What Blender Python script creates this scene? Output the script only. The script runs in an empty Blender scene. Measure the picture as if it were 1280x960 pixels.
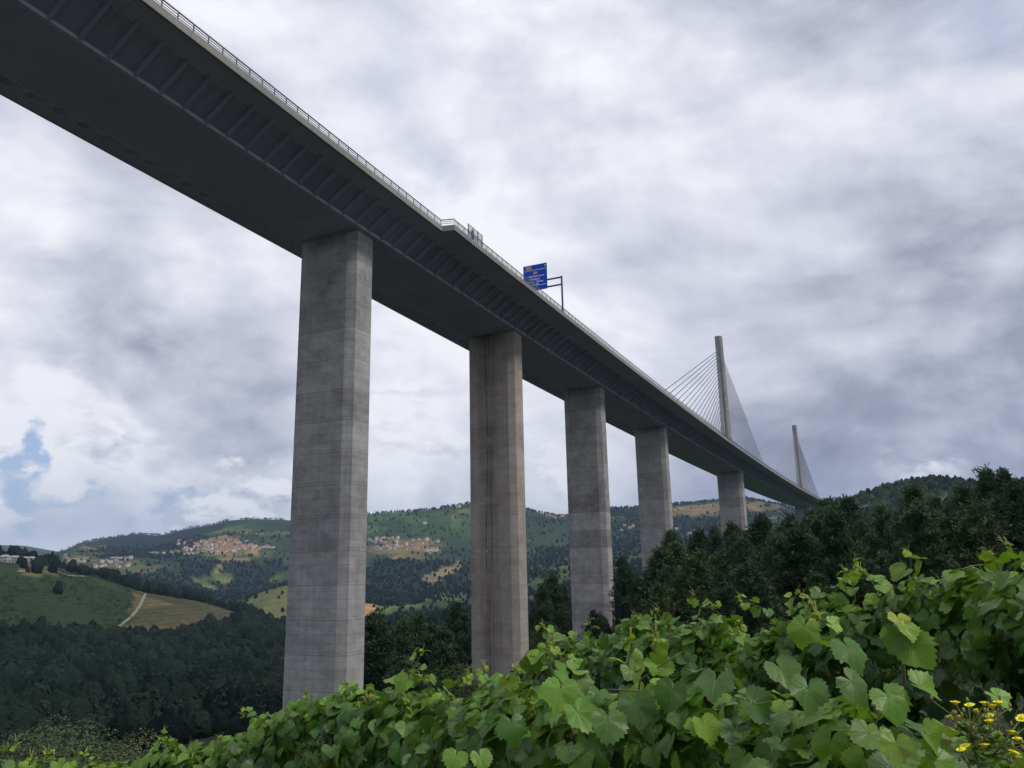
import bpy, math, random
import numpy as np
from mathutils import Matrix, Vector

S = bpy.context.scene
C = S.collection
rng = np.random.default_rng(7)
random.seed(7)
PI = math.pi
R = math.radians

# ------------------------------------------------------------------ camera model
FPX, PITCH, ROLL = 993.6, R(13.22), R(1.192)
cd = bpy.data.cameras.new('camera'); cam = bpy.data.objects.new('camera', cd); C.objects.link(cam)
cd.sensor_width = 36; cd.lens = FPX * 36 / 1280; cd.clip_start = .05; cd.clip_end = 60000
cam.matrix_world = Matrix.Rotation(R(90) + PITCH, 4, 'X') @ Matrix.Rotation(-ROLL, 4, 'Z')
S.camera = cam

def ray(px, py):
    """horizontal unit direction, slope (rise per horizontal metre) of a sight line"""
    c, s = math.cos(ROLL), math.sin(ROLL); a = px - 640; b = py - 480
    X = a * c - b * s; Y = a * s + b * c
    d = (X, FPX * math.cos(PITCH) + Y * math.sin(PITCH), FPX * math.sin(PITCH) - Y * math.cos(PITCH))
    h = math.hypot(d[0], d[1])
    return d[0] / h, d[1] / h, d[2] / h
def spot(px, py, d):
    x, y, t = ray(px, py); return Vector((x * d, y * d, t * d))

# ------------------------------------------------------------------ mesh helpers
def npmesh(name, V, faces, mats=(), midx=None, smooth=False):
    """faces: list of int arrays (n,k)"""
    me = bpy.data.meshes.new(name); V = np.asarray(V, np.float32)
    me.vertices.add(len(V)); me.vertices.foreach_set('co', V.ravel())
    faces = [np.asarray(f, np.int32) for f in faces if len(f)]
    lt = np.concatenate([np.full(len(f), f.shape[1], np.int32) for f in faces])
    lv = np.concatenate([f.ravel() for f in faces])
    me.loops.add(len(lv)); me.loops.foreach_set('vertex_index', lv)
    me.polygons.add(len(lt)); ls = np.concatenate([[0], np.cumsum(lt)[:-1]]).astype(np.int32)
    me.polygons.foreach_set('loop_start', ls); me.polygons.foreach_set('loop_total', lt)
    if midx is not None: me.polygons.foreach_set('material_index', np.asarray(midx, np.int32))
    if smooth: me.polygons.foreach_set('use_smooth', np.ones(len(lt), bool))
    for m in mats: me.materials.append(m)
    me.update(calc_edges=True); return me
def obj(name, me, parent=None, label=None, cat=None, group=None, kind=None, loc=None):
    o = bpy.data.objects.new(name, me); C.objects.link(o)
    if parent is not None: o.parent = parent
    if loc is not None: o.location = loc
    if label: o['label'] = label
    if cat: o['category'] = cat
    if group: o['group'] = group
    if kind: o['kind'] = kind
    return o
def attr(me, name, data, domain='POINT', typ='FLOAT_COLOR'):
    a = me.attributes.new(name, typ, domain)
    d = np.asarray(data, np.float32)
    if typ == 'FLOAT_COLOR':
        if d.shape[1] == 3: d = np.c_[d, np.ones(len(d), np.float32)]
        a.data.foreach_set('color', d.ravel())
    elif typ == 'FLOAT2': a.data.foreach_set('vector', d.ravel())
    else: a.data.foreach_set('value', d.ravel())
class MB:
    """collects boxes, prisms and tubes into one mesh"""
    def __init__(s): s.V = []; s.F = []; s.M = []; s.m = 0
    def quad(s, *pts):
        n = len(s.V); s.V += [tuple(p) for p in pts]; s.F.append(tuple(range(n, n + len(pts)))); s.M.append(s.m)
    def box(s, c, sx, sy, sz, ax=None, ay=None, az=None):
        ax = Vector(ax or (1, 0, 0)); ay = Vector(ay or (0, 1, 0)); az = Vector(az or (0, 0, 1)); c = Vector(c); n = len(s.V)
        for k in range(8):
            s.V.append(tuple(c + ax * sx * ((k & 1) - .5) + ay * sy * ((k >> 1 & 1) - .5) + az * sz * ((k >> 2 & 1) - .5)))
        for f in ((0, 2, 3, 1), (4, 5, 7, 6), (0, 1, 5, 4), (2, 6, 7, 3), (0, 4, 6, 2), (1, 3, 7, 5)):
            s.F.append(tuple(n + i for i in f)); s.M.append(s.m)
    def bar(s, a, b, w, h=None, up=(0, 0, 1)):
        a = Vector(a); b = Vector(b); d = b - a; L = d.length; d.normalize()
        x = d.cross(Vector(up)); x = x.normalized() if x.length > 1e-4 else Vector((1, 0, 0)); y = x.cross(d)
        s.box((a + b) / 2, w, h or w, L, x, y, d)
    def tube(s, pts, rad, k=6):
        pts = [Vector(p) for p in pts]; n0 = len(s.V)
        for i, p in enumerate(pts):
            d = (pts[min(i + 1, len(pts) - 1)] - pts[max(i - 1, 0)]).normalized()
            x = d.cross(Vector((.3, .2, 1))).normalized(); y = d.cross(x)
            r = rad[i] if hasattr(rad, '__len__') else rad
            for j in range(k):
                t = 2 * PI * j / k; s.V.append(tuple(p + (x * math.cos(t) + y * math.sin(t)) * r))
        for i in range(len(pts) - 1):
            for j in range(k):
                a = n0 + i * k + j; b = n0 + i * k + (j + 1) % k
                s.F.append((a, b, b + k, a + k)); s.M.append(s.m)
        s.F.append(tuple(n0 + j for j in range(k))[::-1]); s.M.append(s.m)
        s.F.append(tuple(n0 + (len(pts) - 1) * k + j for j in range(k))); s.M.append(s.m)
    def prism(s, poly, z0, z1):
        n = len(s.V); k = len(poly)
        s.V += [(x, y, z0) for x, y in poly] + [(x, y, z1) for x, y in poly]
        for j in range(k): s.F.append((n + j, n + (j + 1) % k, n + k + (j + 1) % k, n + k + j)); s.M.append(s.m)
        s.F.append(tuple(n + j for j in range(k))[::-1]); s.F.append(tuple(n + k + j for j in range(k))); s.M += [s.m, s.m]
    def mesh(s, name, *mats, smooth=False):
        me = bpy.data.meshes.new(name); me.from_pydata(s.V, [], s.F)
        for m in mats: me.materials.append(m)
        if len(mats) > 1: me.polygons.foreach_set('material_index', s.M)
        if smooth: me.polygons.foreach_set('use_smooth', [True] * len(s.F))
        me.update(); return me

# ------------------------------------------------------------------ noise
def _hash(i, j, seed):
    h = (i.astype(np.int64) * 374761393 + j.astype(np.int64) * 668265263 + seed * 974711) & 0xffffffff
    h = ((h ^ (h >> 13)) * 1274126177) & 0xffffffff
    return ((h ^ (h >> 16)) & 0xffff) / 65535.0
def vnoise(x, y, seed=0):
    x = np.asarray(x, float); y = np.asarray(y, float)
    i = np.floor(x); j = np.floor(y); f = x - i; g = y - j
    f = f * f * (3 - 2 * f); g = g * g * (3 - 2 * g)
    a = _hash(i, j, seed); b = _hash(i + 1, j, seed); c = _hash(i, j + 1, seed); d = _hash(i + 1, j + 1, seed)
    return (a * (1 - f) + b * f) * (1 - g) + (c * (1 - f) + d * f) * g
def fbm(x, y, seed=0, o=4):
    r = 0; a = .5
    for k in range(o): r = r + a * vnoise(x * 2 ** k, y * 2 ** k, seed + k * 17); a *= .5
    return r / (1 - .5 ** o) - .5

# ------------------------------------------------------------------ material helpers
class NT:
    def __init__(s, name, world=False):
        if world: s.m = bpy.data.worlds.new(name)
        else: s.m = bpy.data.materials.new(name)
        s.m.use_nodes = True; s.t = s.m.node_tree; s.t.nodes.clear()
    def n(s, typ, props=None, **inp):
        nd = s.t.nodes.new(typ)
        for k, v in (props or {}).items(): setattr(nd, k, v)
        for k, v in inp.items():
            k = k.replace('_', ' ') if not k.startswith('i') or not k[1:].isdigit() else int(k[1:])
            s.set(nd.inputs[k], v)
        return nd
    def set(s, sock, v):
        if isinstance(v, bpy.types.NodeSocket): s.t.links.new(v, sock)
        elif isinstance(v, bpy.types.Node): s.t.links.new(v.outputs[0], sock)
        else:
            if hasattr(sock.default_value, '__len__') and not isinstance(v, (int, float)) and len(sock.default_value) == 4 and len(v) == 3: v = (*v, 1)
            sock.default_value = v
    def math(s, op, a, b=0., c=None, clamp=False):
        nd = s.t.nodes.new('ShaderNodeMath'); nd.operation = op; nd.use_clamp = clamp
        s.set(nd.inputs[0], a); s.set(nd.inputs[1], b)
        if c is not None: s.set(nd.inputs[2], c)
        return nd.outputs[0]
    def vec(s, op, a, b=None):
        nd = s.t.nodes.new('ShaderNodeVectorMath'); nd.operation = op
        s.set(nd.inputs[0], a)
        if b is not None: s.set(nd.inputs[3 if op == 'SCALE' else 1], b)
        return nd.outputs['Value' if op in ('DOT_PRODUCT', 'LENGTH') else 'Vector']
    def ramp(s, fac, stops, interp='LINEAR'):
        nd = s.t.nodes.new('ShaderNodeValToRGB'); cr = nd.color_ramp; cr.interpolation = interp
        while len(cr.elements) < len(stops): cr.elements.new(.5)
        for e, (p, c) in zip(cr.elements, stops):
            e.position = p; e.color = (c, c, c, 1) if isinstance(c, (int, float)) else (*c, 1)
        s.set(nd.inputs[0], fac); return nd.outputs[0]
    def mix(s, fac, a, b, blend='MIX'):
        nd = s.t.nodes.new('ShaderNodeMix'); nd.data_type = 'RGBA'; nd.blend_type = blend
        s.set(nd.inputs[0], fac); s.set(nd.inputs[6], a); s.set(nd.inputs[7], b); return nd.outputs[2]
    def noise(s, vec, scale, detail=4., rough=.55, dist=0.):
        nd = s.n('ShaderNodeTexNoise', None, Scale=scale, Detail=detail, Roughness=rough, Distortion=dist)
        if vec is not None: s.set(nd.inputs['Vector'], vec)
        return nd.outputs[0]
    def mapping(s, vec, scale=(1, 1, 1), loc=(0, 0, 0)):
        nd = s.n('ShaderNodeMapping'); s.set(nd.inputs['Vector'], vec); nd.inputs['Scale'].default_value = scale; s.set(nd.inputs['Location'], loc)
        return nd.outputs[0]
    def out(s, surf=None, vol=None, disp=None):
        o = s.n('ShaderNodeOutputMaterial')
        if surf is not None: s.set(o.inputs[0], surf)
        if vol is not None: s.set(o.inputs[1], vol)
        return s.m
    def bsdf(s, col, rough=.8, spec=.3, normal=None, metal=0.):
        b = s.n('ShaderNodeBsdfPrincipled'); s.set(b.inputs['Base Color'], col); s.set(b.inputs['Roughness'], rough)
        b.inputs['Specular IOR Level'].default_value = spec; b.inputs['Metallic'].default_value = metal
        if normal is not None: s.set(b.inputs['Normal'], normal)
        return b.outputs[0]
    def bump(s, h, strength=.3, dist=.05):
        nd = s.n('ShaderNodeBump', None, Strength=strength, Distance=dist); s.set(nd.inputs['Height'], h); return nd.outputs[0]

def plain(name, col, rough=.7, spec=.3, metal=0., var=.12, scale=3.):
    t = NT(name); co = t.n('ShaderNodeTexCoord').outputs['Object']
    f = t.noise(co, scale, 5.)
    c = t.mix(f, tuple(x * (1 - var) for x in col), tuple(min(1, x * (1 + var)) for x in col))
    return t.out(t.bsdf(c, rough, spec, metal=metal))

def concrete_pier(name, light, dark, streak=0., warm=0., bands=.5, lift=4.65):
    t = NT(name); co = t.n('ShaderNodeTexCoord').outputs['Object']
    rnd = t.n('ShaderNodeObjectInfo').outputs['Random']
    sx = t.n('ShaderNodeSeparateXYZ', None, Vector=co); x, y, z = sx.outputs
    off = t.n('ShaderNodeCombineXYZ', None, X=t.math('MULTIPLY', rnd, 57.), Y=t.math('MULTIPLY', rnd, 31.), Z=t.math('MULTIPLY', rnd, 91.)).outputs[0]
    p = t.vec('ADD', co, off)
    big = t.noise(p, .12, 5., .6)
    # pour lifts: each has its own tone, with a thin dark joint
    wob = t.math('MULTIPLY', t.math('SUBTRACT', t.noise(p, .6, 2.), .5), .10)
    zl = t.math('DIVIDE', t.math('ADD', z, wob), lift)
    lid = t.math('FLOOR', t.math('ADD', zl, t.math('MULTIPLY', rnd, 40.)))
    tone = t.n('ShaderNodeTexWhiteNoise', {'noise_dimensions': '1D'}, W=lid).outputs[0]
    fr = t.math('FRACT', t.math('ADD', zl, t.math('MULTIPLY', rnd, 40.)))
    joint = t.math('LESS_THAN', fr, .024)
    fr2 = t.math('FRACT', t.math('MULTIPLY', zl, 4.)); board = t.math('LESS_THAN', fr2, .07)
    # water streaks running down, smeared horizontally bounded patches
    st = t.noise(t.mapping(p, (1.5, 1.5, .05)), 1., 5., .65)
    st2 = t.noise(t.mapping(p, (.36, .36, .6)), .8, 9., .7, .5)
    f = t.math('ADD', t.math('MULTIPLY', t.math('SUBTRACT', big, .5), 1.3), .27)
    f = t.math('ADD', f, t.math('MULTIPLY', t.math('SUBTRACT', tone, .5), .42 * bands))
    f = t.math('ADD', f, t.math('MULTIPLY', t.math('SUBTRACT', st, .5), .55))
    f = t.math('ADD', f, t.math('MULTIPLY', t.math('SUBTRACT', st2, .5), 1.7))
    f = t.math('ADD', f, .22)
    f = t.math('SUBTRACT', f, t.math('MULTIPLY', joint, .42))
    f = t.math('SUBTRACT', f, t.math('MULTIPLY', t.math('MULTIPLY', board, t.noise(p, .5, 3.)), .5), clamp=True)
    vl = t.math('LESS_THAN', t.math('FRACT', t.math('DIVIDE', t.math('ADD', y, x), 1.3)), .035)
    f = t.math('SUBTRACT', f, t.math('MULTIPLY', vl, t.math('MULTIPLY', t.noise(p, .4, 3.), .32)), clamp=True)
    hx = t.math('SUBTRACT', t.math('FRACT', t.math('DIVIDE', t.math('ADD', y, x), 1.3)), .5); hz = t.math('SUBTRACT', t.math('FRACT', t.math('MULTIPLY', zl, 2.)), .5)
    hole = t.math('LESS_THAN', t.math('ADD', t.math('MULTIPLY', t.math('MULTIPLY', hx, hx), 1.7), t.math('MULTIPLY', t.math('MULTIPLY', hz, hz), 5.4)), .0075)
    f = t.math('SUBTRACT', f, t.math('MULTIPLY', hole, .3), clamp=True)            # formwork tie holes
    col = t.mix(f, dark, light)
    if streak:
        d = t.math('ABSOLUTE', t.math('ADD', y, t.math('ADD', -.9, t.math('MULTIPLY', t.math('SUBTRACT', t.noise(t.mapping(p, (.2, .2, .12)), 1., 3.), .5), 1.6))))
        near = t.math('SUBTRACT', 1., t.math('DIVIDE', d, 2.6), clamp=True)
        sn = t.ramp(t.noise(t.mapping(p, (2.2, 2.2, .035)), 1., 5., .7), [(.30, 0.), (.62, 1.)])
        br = t.ramp(t.noise(t.mapping(p, (.1, .1, .25)), 1., 4., .6), [(.25, .35), (.6, 1.)])
        front = t.math('LESS_THAN', x, -1.2)
        m = t.math('MULTIPLY', t.math('MULTIPLY', t.math('POWER', near, .7), sn), t.math('MULTIPLY', br, front))
        col = t.mix(t.math('MULTIPLY', m, streak), col, (.035, .024, .018))
    if warm:
        wv = t.ramp(t.noise(t.mapping(p, (.15, .15, .06)), 1., 3.), [(.3, .2), (.65, 1.)])
        col = t.mix(t.math('MULTIPLY', wv, warm), col, (1., .8, .62), 'MULTIPLY')
    fine = t.noise(co, 7., 6., .7)
    nrm = t.bump(t.math('ADD', t.math('MULTIPLY', fine, .4), t.math('MULTIPLY', joint, -1.)), .35, .04)
    return t.out(t.bsdf(col, .85, .2, nrm))

def concrete_deck(name, light, dark, patch=.25):
    t = NT(name); co = t.n('ShaderNodeTexCoord').outputs['Object']
    run = t.n('ShaderNodeAttribute', {'attribute_name': 'run'}).outputs['Vector']; sp = t.n('ShaderNodeSeparateXYZ', None, Vector=run); u, v = sp.outputs[0], sp.outputs[1]
    a = t.noise(co, .09, 6., .6); b = t.noise(co, 1.1, 6., .65); st = t.noise(t.mapping(run, (.12, 1.6, 1.)), 1., 5., .65); sc = t.noise(t.mapping(run, (1.4, .16, 1.)), 1., 4., .6)
    seg = t.math('FLOOR', t.math('DIVIDE', u, 6.6)); tone = t.n('ShaderNodeTexWhiteNoise', {'noise_dimensions': '1D'}, W=seg).outputs[0]
    jt = t.math('LESS_THAN', t.math('FRACT', t.math('DIVIDE', u, 6.6)), .014); bd = t.math('LESS_THAN', t.math('FRACT', t.math('DIVIDE', v, 1.25)), .03)
    f = t.math('ADD', t.math('MULTIPLY', a, .55), t.math('MULTIPLY', b, .3)); f = t.math('ADD', f, t.math('MULTIPLY', t.math('ADD', st, sc), .35)); f = t.math('ADD', f, t.math('MULTIPLY', t.math('SUBTRACT', tone, .5), .22)); f = t.math('SUBTRACT', f, .32)
    c = t.mix(t.ramp(f, [(.2, 0.), (.75, 1.)]), dark, light)
    c = t.mix(t.math('MULTIPLY', t.math('MAXIMUM', jt, t.math('MULTIPLY', bd, .5)), .4), c, t.mix(1., c, (.35, .35, .36), 'MULTIPLY'))
    return t.out(t.bsdf(c, .8, .25, t.bump(b, .2, .03)))

# ------------------------------------------------------------------ terrain shape
def L_az(pts, d):               # (azimuth deg, z)
    a = np.array([p[0] for p in pts], float); z = np.array([p[1] for p in pts], float); return a, z, np.full(len(a), float(d))
def L_px(pts, d):               # sight line through the ridge or slope line, at distance d (or a per-point third value)
    a, z, D = [], [], []
    for p in pts:
        dd = p[2] if len(p) > 2 else d; x, y, s = ray(p[0], p[1]); a.append(math.degrees(math.atan2(x, y))); z.append(s * dd); D.append(dd)
    o = np.argsort(a); return np.array(a)[o], np.array(z)[o], np.array(D, float)[o]
LAYERS = [
    L_az([(-180, -1.7), (180, -1.7)], .7),
    L_az([(-40, -2.6), (-10, -2.15), (10, -1.95), (35, -1.6)], 3),
    L_az([(-40, -4.2), (-22, -3.3), (0, -2.4), (20, -2.0), (35, -1.65)], 6),
    L_az([(-40, -8), (-20, -6), (0, -4), (20, -3), (35, -2.4)], 12),
    L_az([(-40, -17), (-20, -14), (0, -9), (20, -5.5), (35, -4.5)], 30),
    L_az([(-40, -30), (-20, -24), (0, -15), (20, -7.5), (35, -6)], 60),
    L_az([(-40, -50), (-20, -38), (-13, -29), (0, -22), (10, -14), (20, -9), (35, -7.5)], 110),
    L_az([(-40, -66), (-20, -52), (-12, -40), (0, -28), (10, -19), (20, -10), (35, -7)], 170),
    L_px([(-250, 965), (0, 955), (200, 940), (300, 925), (400, 895), (500, 865), (600, 835), (700, 800), (800, 775), (900, 745), (1000, 730), (1100, 715), (1280, 700), (1600, 690)], 250),
    L_px([(-250, 920), (0, 910), (200, 900), (300, 885), (400, 868), (500, 845), (600, 815), (700, 785), (800, 760), (900, 742), (1000, 725), (1280, 692), (1600, 690)], 360),
    L_px([(-250, 855), (0, 862), (200, 858), (300, 850), (400, 838), (500, 825), (600, 800), (700, 775), (800, 760), (900, 748), (1000, 735), (1280, 690)], 480),
    L_px([(-250, 770), (0, 785), (100, 802), (200, 806), (300, 806), (400, 805), (500, 790), (600, 780), (700, 768), (800, 752), (900, 742), (1000, 725), (1280, 680)], 740),
    L_px([(-250, 690), (-60, 692), (0, 699), (60, 707), (120, 722), (182, 741), (250, 752), (305, 768), (350, 786), (400, 795), (500, 782), (600, 772), (700, 758), (800, 742), (900, 730), (1000, 700), (1030, 690), (1100, 665), (1165, 655), (1280, 650)], 1000),
    L_px([(-250, 710), (0, 718), (60, 726), (120, 745), (182, 762), (250, 775), (305, 784), (350, 788), (400, 786), (500, 770), (600, 760), (700, 740), (800, 722), (900, 708), (1000, 670), (1036, 634), (1060, 627), (1100, 614), (1130, 606), (1165, 602), (1200, 605), (1220, 609), (1250, 612), (1280, 606), (1400, 600)], 1350),
    L_px([(-250, 705), (0, 715), (60, 722), (120, 735), (182, 745), (250, 757), (290, 758), (330, 740), (356, 732), (420, 735), (500, 745), (600, 735), (700, 715), (800, 700), (900, 690), (1000, 668), (1036, 650), (1280, 640)], 1850),
    L_px([(-250, 700), (0, 708), (60, 713), (120, 716), (200, 722), (280, 742), (330, 742), (356, 735), (420, 715), (500, 703), (600, 700), (700, 690), (800, 680), (900, 675), (1000, 665), (1280, 660)], 2500),
    L_px([(-250, 692), (0, 702), (60, 706), (100, 705), (150, 700), (200, 698), (240, 700), (300, 702), (356, 700), (420, 686), (500, 678), (600, 675), (700, 672), (800, 662), (900, 655), (1000, 655), (1280, 670)], 3000),
    L_px([(-250, 688), (0, 697), (60, 699), (100, 690), (150, 690), (200, 687), (240, 678), (285, 668), (320, 668), (356, 665), (420, 650, 3700), (470, 643, 3700), (540, 638, 3700), (585, 630, 3700), (610, 630, 3700), (660, 638, 3700), (700, 645, 3700), (730, 645, 3700), (760, 635, 3700), (850, 630, 3700), (900, 625, 3700), (920, 620, 3700), (945, 626, 3700), (980, 632, 3700), (1040, 650, 3700), (1280, 670)], 3700),
    L_px([(-250, 686), (0, 693), (60, 695), (75, 690), (100, 678), (128, 672), (170, 667), (200, 669), (240, 660), (262, 657), (285, 651), (320, 649), (356, 650), (420, 660), (500, 660), (600, 655), (800, 650), (1000, 650), (1280, 670)], 4600),
    L_px([(-250, 684), (0, 700), (100, 690), (200, 680), (300, 680), (500, 680), (800, 670), (1280, 680)], 6500),
    L_px([(-300, 678), (-80, 686), (0, 683), (30, 684), (60, 690), (100, 697), (300, 690), (600, 680), (950, 660), (1000, 640), (1035, 625), (1045, 622), (1060, 625), (1200, 622), (1250, 612), (1268, 604), (1290, 603), (1400, 612)], 10500),
    L_az([(-180, -50), (180, -50)], 15000),
]
_azg = np.linspace(-180, 180, 1441)
def _ext(l):
    a, z, D = l; m, dm = (z[0] + z[-1]) / 2, (D[0] + D[-1]) / 2
    a = np.r_[-180, a, 180] if a[0] > -180 else a
    if len(a) != len(z): z = np.r_[m, z, m]; D = np.r_[dm, D, dm]
    return np.interp(_azg, a, z), np.interp(_azg, a, D)
_Z, _D = zip(*[_ext(l) for l in LAYERS]); _Z = np.array(_Z); _D = np.log(np.array(_D))
_h = np.diff(_D, axis=0); _s = np.diff(_Z, axis=0) / _h
_m = np.zeros_like(_Z)                        # monotone cubic slopes
_pos = _s[:-1] * _s[1:] > 0
w1 = 2 * _h[1:] + _h[:-1]; w2 = _h[1:] + 2 * _h[:-1]
with np.errstate(all='ignore'): _hm = (w1 + w2) / (w1 / _s[:-1] + w2 / _s[1:])
_m[1:-1] = np.where(_pos, _hm, 0); _m[0] = _s[0]; _m[-1] = _s[-1]
def ground(x, y):
    x = np.asarray(x, float); y = np.asarray(y, float)
    az = np.degrees(np.arctan2(x, y)); r = np.maximum(np.hypot(x, y), .71); ld = np.log(r)
    u = np.clip((az + 180) / 360 * 1440, 0, 1439.999); i = u.astype(int); f = u - i
    def ev(ii):
        k = np.clip((ld[None, ...] >= _D[:, ii]).sum(0) - 1, 0, len(LAYERS) - 2)
        h = _D[k + 1, ii] - _D[k, ii]; t = np.clip((ld - _D[k, ii]) / h, 0, 1)
        return ((2 * t**3 - 3 * t**2 + 1) * _Z[k, ii] + (t**3 - 2 * t**2 + t) * h * _m[k, ii]
                + (-2 * t**3 + 3 * t**2) * _Z[k + 1, ii] + (t**3 - t**2) * h * _m[k + 1, ii])
    z = ev(i) * (1 - f) + ev(i + 1) * f
    A = np.clip((r - 150) / 1500, 0, 1) * 7
    z = z + A * (fbm(x / 260, y / 260, 3, 5)) + np.clip((r - 900) / 3000, 0, 1) * 22 * fbm(x / 700, y / 700, 9, 4)
    z = z + np.clip((r - 6) / 40, 0, 1) * np.clip(1 - r / 400, 0, 1) * .8 * fbm(x / 9, y / 9, 5, 3)
    return z
def gz(x, y): return float(ground(np.array([x]), np.array([y]))[0])
def hit(px, py, d0, d1):
    """where the sight line meets the ground between two distances"""
    x, y, s = ray(px, py); d = np.geomspace(d0, d1, 400)
    g = ground(x * d, y * d); a = np.nonzero(g >= s * d)[0]
    k = a[0] if len(a) else int(np.argmin(np.abs(g - s * d)))
    return float(x * d[k]), float(y * d[k])

# terrain sheet
az = np.r_[np.arange(-180, -42, 3.), np.arange(-42, 42, .17), np.arange(42, 180.1, 3.)]
dd = np.exp(np.linspace(math.log(.7), math.log(14800), 470))
A_, D_ = np.meshgrid(np.radians(az), dd, indexing='ij')
GX, GY = (np.sin(A_) * D_).ravel(), (np.cos(A_) * D_).ravel(); GZ = ground(GX, GY)
na, nd_ = len(az), len(dd)
ii, jj = np.meshgrid(np.arange(na - 1), np.arange(nd_ - 1), indexing='ij'); q0 = (ii * nd_ + jj).ravel()
quads = np.c_[q0, q0 + nd_, q0 + nd_ + 1, q0 + 1][:, ::-1]
V = np.c_[GX, GY, GZ]; cidx = len(V); V = np.r_[V, [[0, 0, -1.7]]]
tri = np.c_[np.full(na - 1, cidx), np.arange(na - 1) * nd_, np.arange(1, na) * nd_]

def poly_world(pts, d0, d1): return np.array([hit(x, y, d0, d1) for x, y in pts])
def inside(P, x, y):
    r = np.zeros(len(x), bool); j = len(P) - 1
    for i in range(len(P)):
        c = ((P[i, 1] > y) != (P[j, 1] > y)) & (x < (P[j, 0] - P[i, 0]) * (y - P[i, 1]) / (P[j, 1] - P[i, 1] + 1e-12) + P[i, 0])
        r ^= c; j = i
    return r
# land cover: the land's own colours, with sunlight painted into the village ochre
rr = np.hypot(V[:, 0], V[:, 1]); azv = np.degrees(np.arctan2(V[:, 0], V[:, 1]))
nz = fbm(V[:, 0] / 420, V[:, 1] / 420, 21, 5) * 2; nz2 = fbm(V[:, 0] / 130, V[:, 1] / 130, 31, 4) * 2
nz3 = fbm(V[:, 0] / 40, V[:, 1] / 40, 37, 3) * 2
forest_c = np.array([.017, .026, .013]); scrub_c = np.array([.037, .070, .026]); field_c = np.array([.095, .125, .04]); bare_c = np.array([.15, .12, .075])
k = np.clip((nz + .1) * 2.4, 0, 1)[:, None]; cov = scrub_c * k + forest_c * (1 - k)
k = np.clip((nz2 - .28) * 5, 0, 1)[:, None] * (rr > 700)[:, None]; cov = field_c * k + cov * (1 - k)
k = np.clip((nz2 * nz - .16) * 9, 0, 1)[:, None] * (rr > 1500)[:, None]; cov = bare_c * k + cov * (1 - k)
cov[rr < 400] = np.array([.056, .058, .05]); cov[rr < 14] = (.022, .024, .012)  # near land lightened and greyed to bounce light up to the deck underside
wood = np.clip(.5 - nz * 1.8, .14, 1) * (rr < 3800)
PATCH = [  # image-side outline, distance range, colour, wood density
    ([(-80, 700), (0, 700), (60, 708), (120, 723), (180, 742), (165, 772), (115, 798), (0, 790), (-80, 780)], 500, 1100, (.027, .047, .023), .009),
    ([(-80, 785), (0, 792), (115, 800), (235, 799), (310, 780), (356, 800), (356, 905), (300, 930), (-80, 960)], 260, 1050, (.016, .022, .013), 1.),
    ([(115, 797), (165, 771), (183, 742), (250, 753), (306, 769), (290, 779), (250, 791), (235, 798), (180, 796)], 500, 1080, (.094, .080, .050), .004),
    ([(115, 797), (165, 786), (220, 780), (285, 778), (250, 791), (235, 798), (180, 796)], 500, 1080, (.13, .09, .055), .0),
    ([(150, 792), (200, 790), (240, 790), (236, 799), (190, 798)], 500, 1080, (.26, .16, .09), .0),
    ([(290, 752), (330, 737), (358, 732), (420, 740), (420, 790), (356, 783), (325, 772)], 1300, 2000, (.125, .13, .058), .05),
    ([(196, 690), (215, 712), (255, 742), (290, 749), (330, 738), (356, 728), (356, 705), (300, 700), (240, 702)], 1800, 3500, (.014, .024, .02), 1.),
    ([(240, 720), (258, 710), (277, 718), (277, 736), (245, 732)], 1800, 3500, (.13, .15, .055), 0.),
    ([(205, 692), (240, 678), (283, 669), (292, 678), (326, 684), (336, 692), (290, 697)], 2600, 4600, (.20, .15, .085), .14),  # golden sunlight on the village is painted into this ochre
    ([(65, 706), (120, 713), (150, 722), (190, 735), (190, 750), (130, 738), (70, 716)], 1020, 1800, (.014, .022, .016), 1.),
    ([(60, 702), (100, 694), (165, 702), (200, 712), (165, 722), (100, 712)], 2000, 3600, (.085, .095, .045), .1),
    ([(98, 700), (113, 683), (128, 677), (125, 688), (105, 700)], 3000, 4650, (.2, .15, .07), 0.),
    ([(128, 690), (132, 675), (172, 668), (240, 661), (288, 653), (275, 662), (215, 686), (180, 692)], 3000, 4700, (.012, .022, .02), .9),
    ([(456, 702), (560, 700), (584, 705), (545, 748), (456, 765)], 900, 2900, (.014, .026, .017), .95),
    ([(456, 686), (470, 678), (520, 674), (555, 684), (556, 694), (500, 697), (456, 696)], 1900, 3600, (.16, .12, .08), .05),
    ([(478, 690), (505, 686), (506, 699), (480, 699)], 1900, 3600, (.2, .16, .07), 0.),
    ([(525, 693), (548, 690), (546, 698), (522, 700)], 1900, 3600, (.12, .14, .05), 0.),
    ([(456, 755), (484, 755), (484, 771), (456, 772)], 800, 2000, (.27, .17, .075), 0.),
    ([(530, 722), (560, 703), (572, 700), (566, 716), (545, 731)], 900, 2900, (.16, .135, .09), .12),
    ([(838, 634), (900, 629), (906, 640), (842, 646)], 2300, 3720, (.20, .145, .08), .10),
    ([(934, 631), (968, 629), (972, 636), (938, 638)], 2300, 3720, (.19, .14, .075), .05),
    ([(693, 643), (712, 639), (712, 646), (695, 648)], 2300, 3800, (.3, .2, .12), 0.),
    ([(1158, 630), (1180, 622), (1196, 622), (1195, 634), (1165, 640)], 900, 1360, (.22, .165, .08), .05),
    ([(10, 700), (60, 702), (70, 710), (45, 716), (0, 712)], 600, 1150, (.13, .105, .06), .1),
    ([(456, 645), (540, 640), (586, 636), (586, 665), (520, 668), (456, 668)], 2600, 3720, (.048, .092, .033), .28),
]
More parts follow.
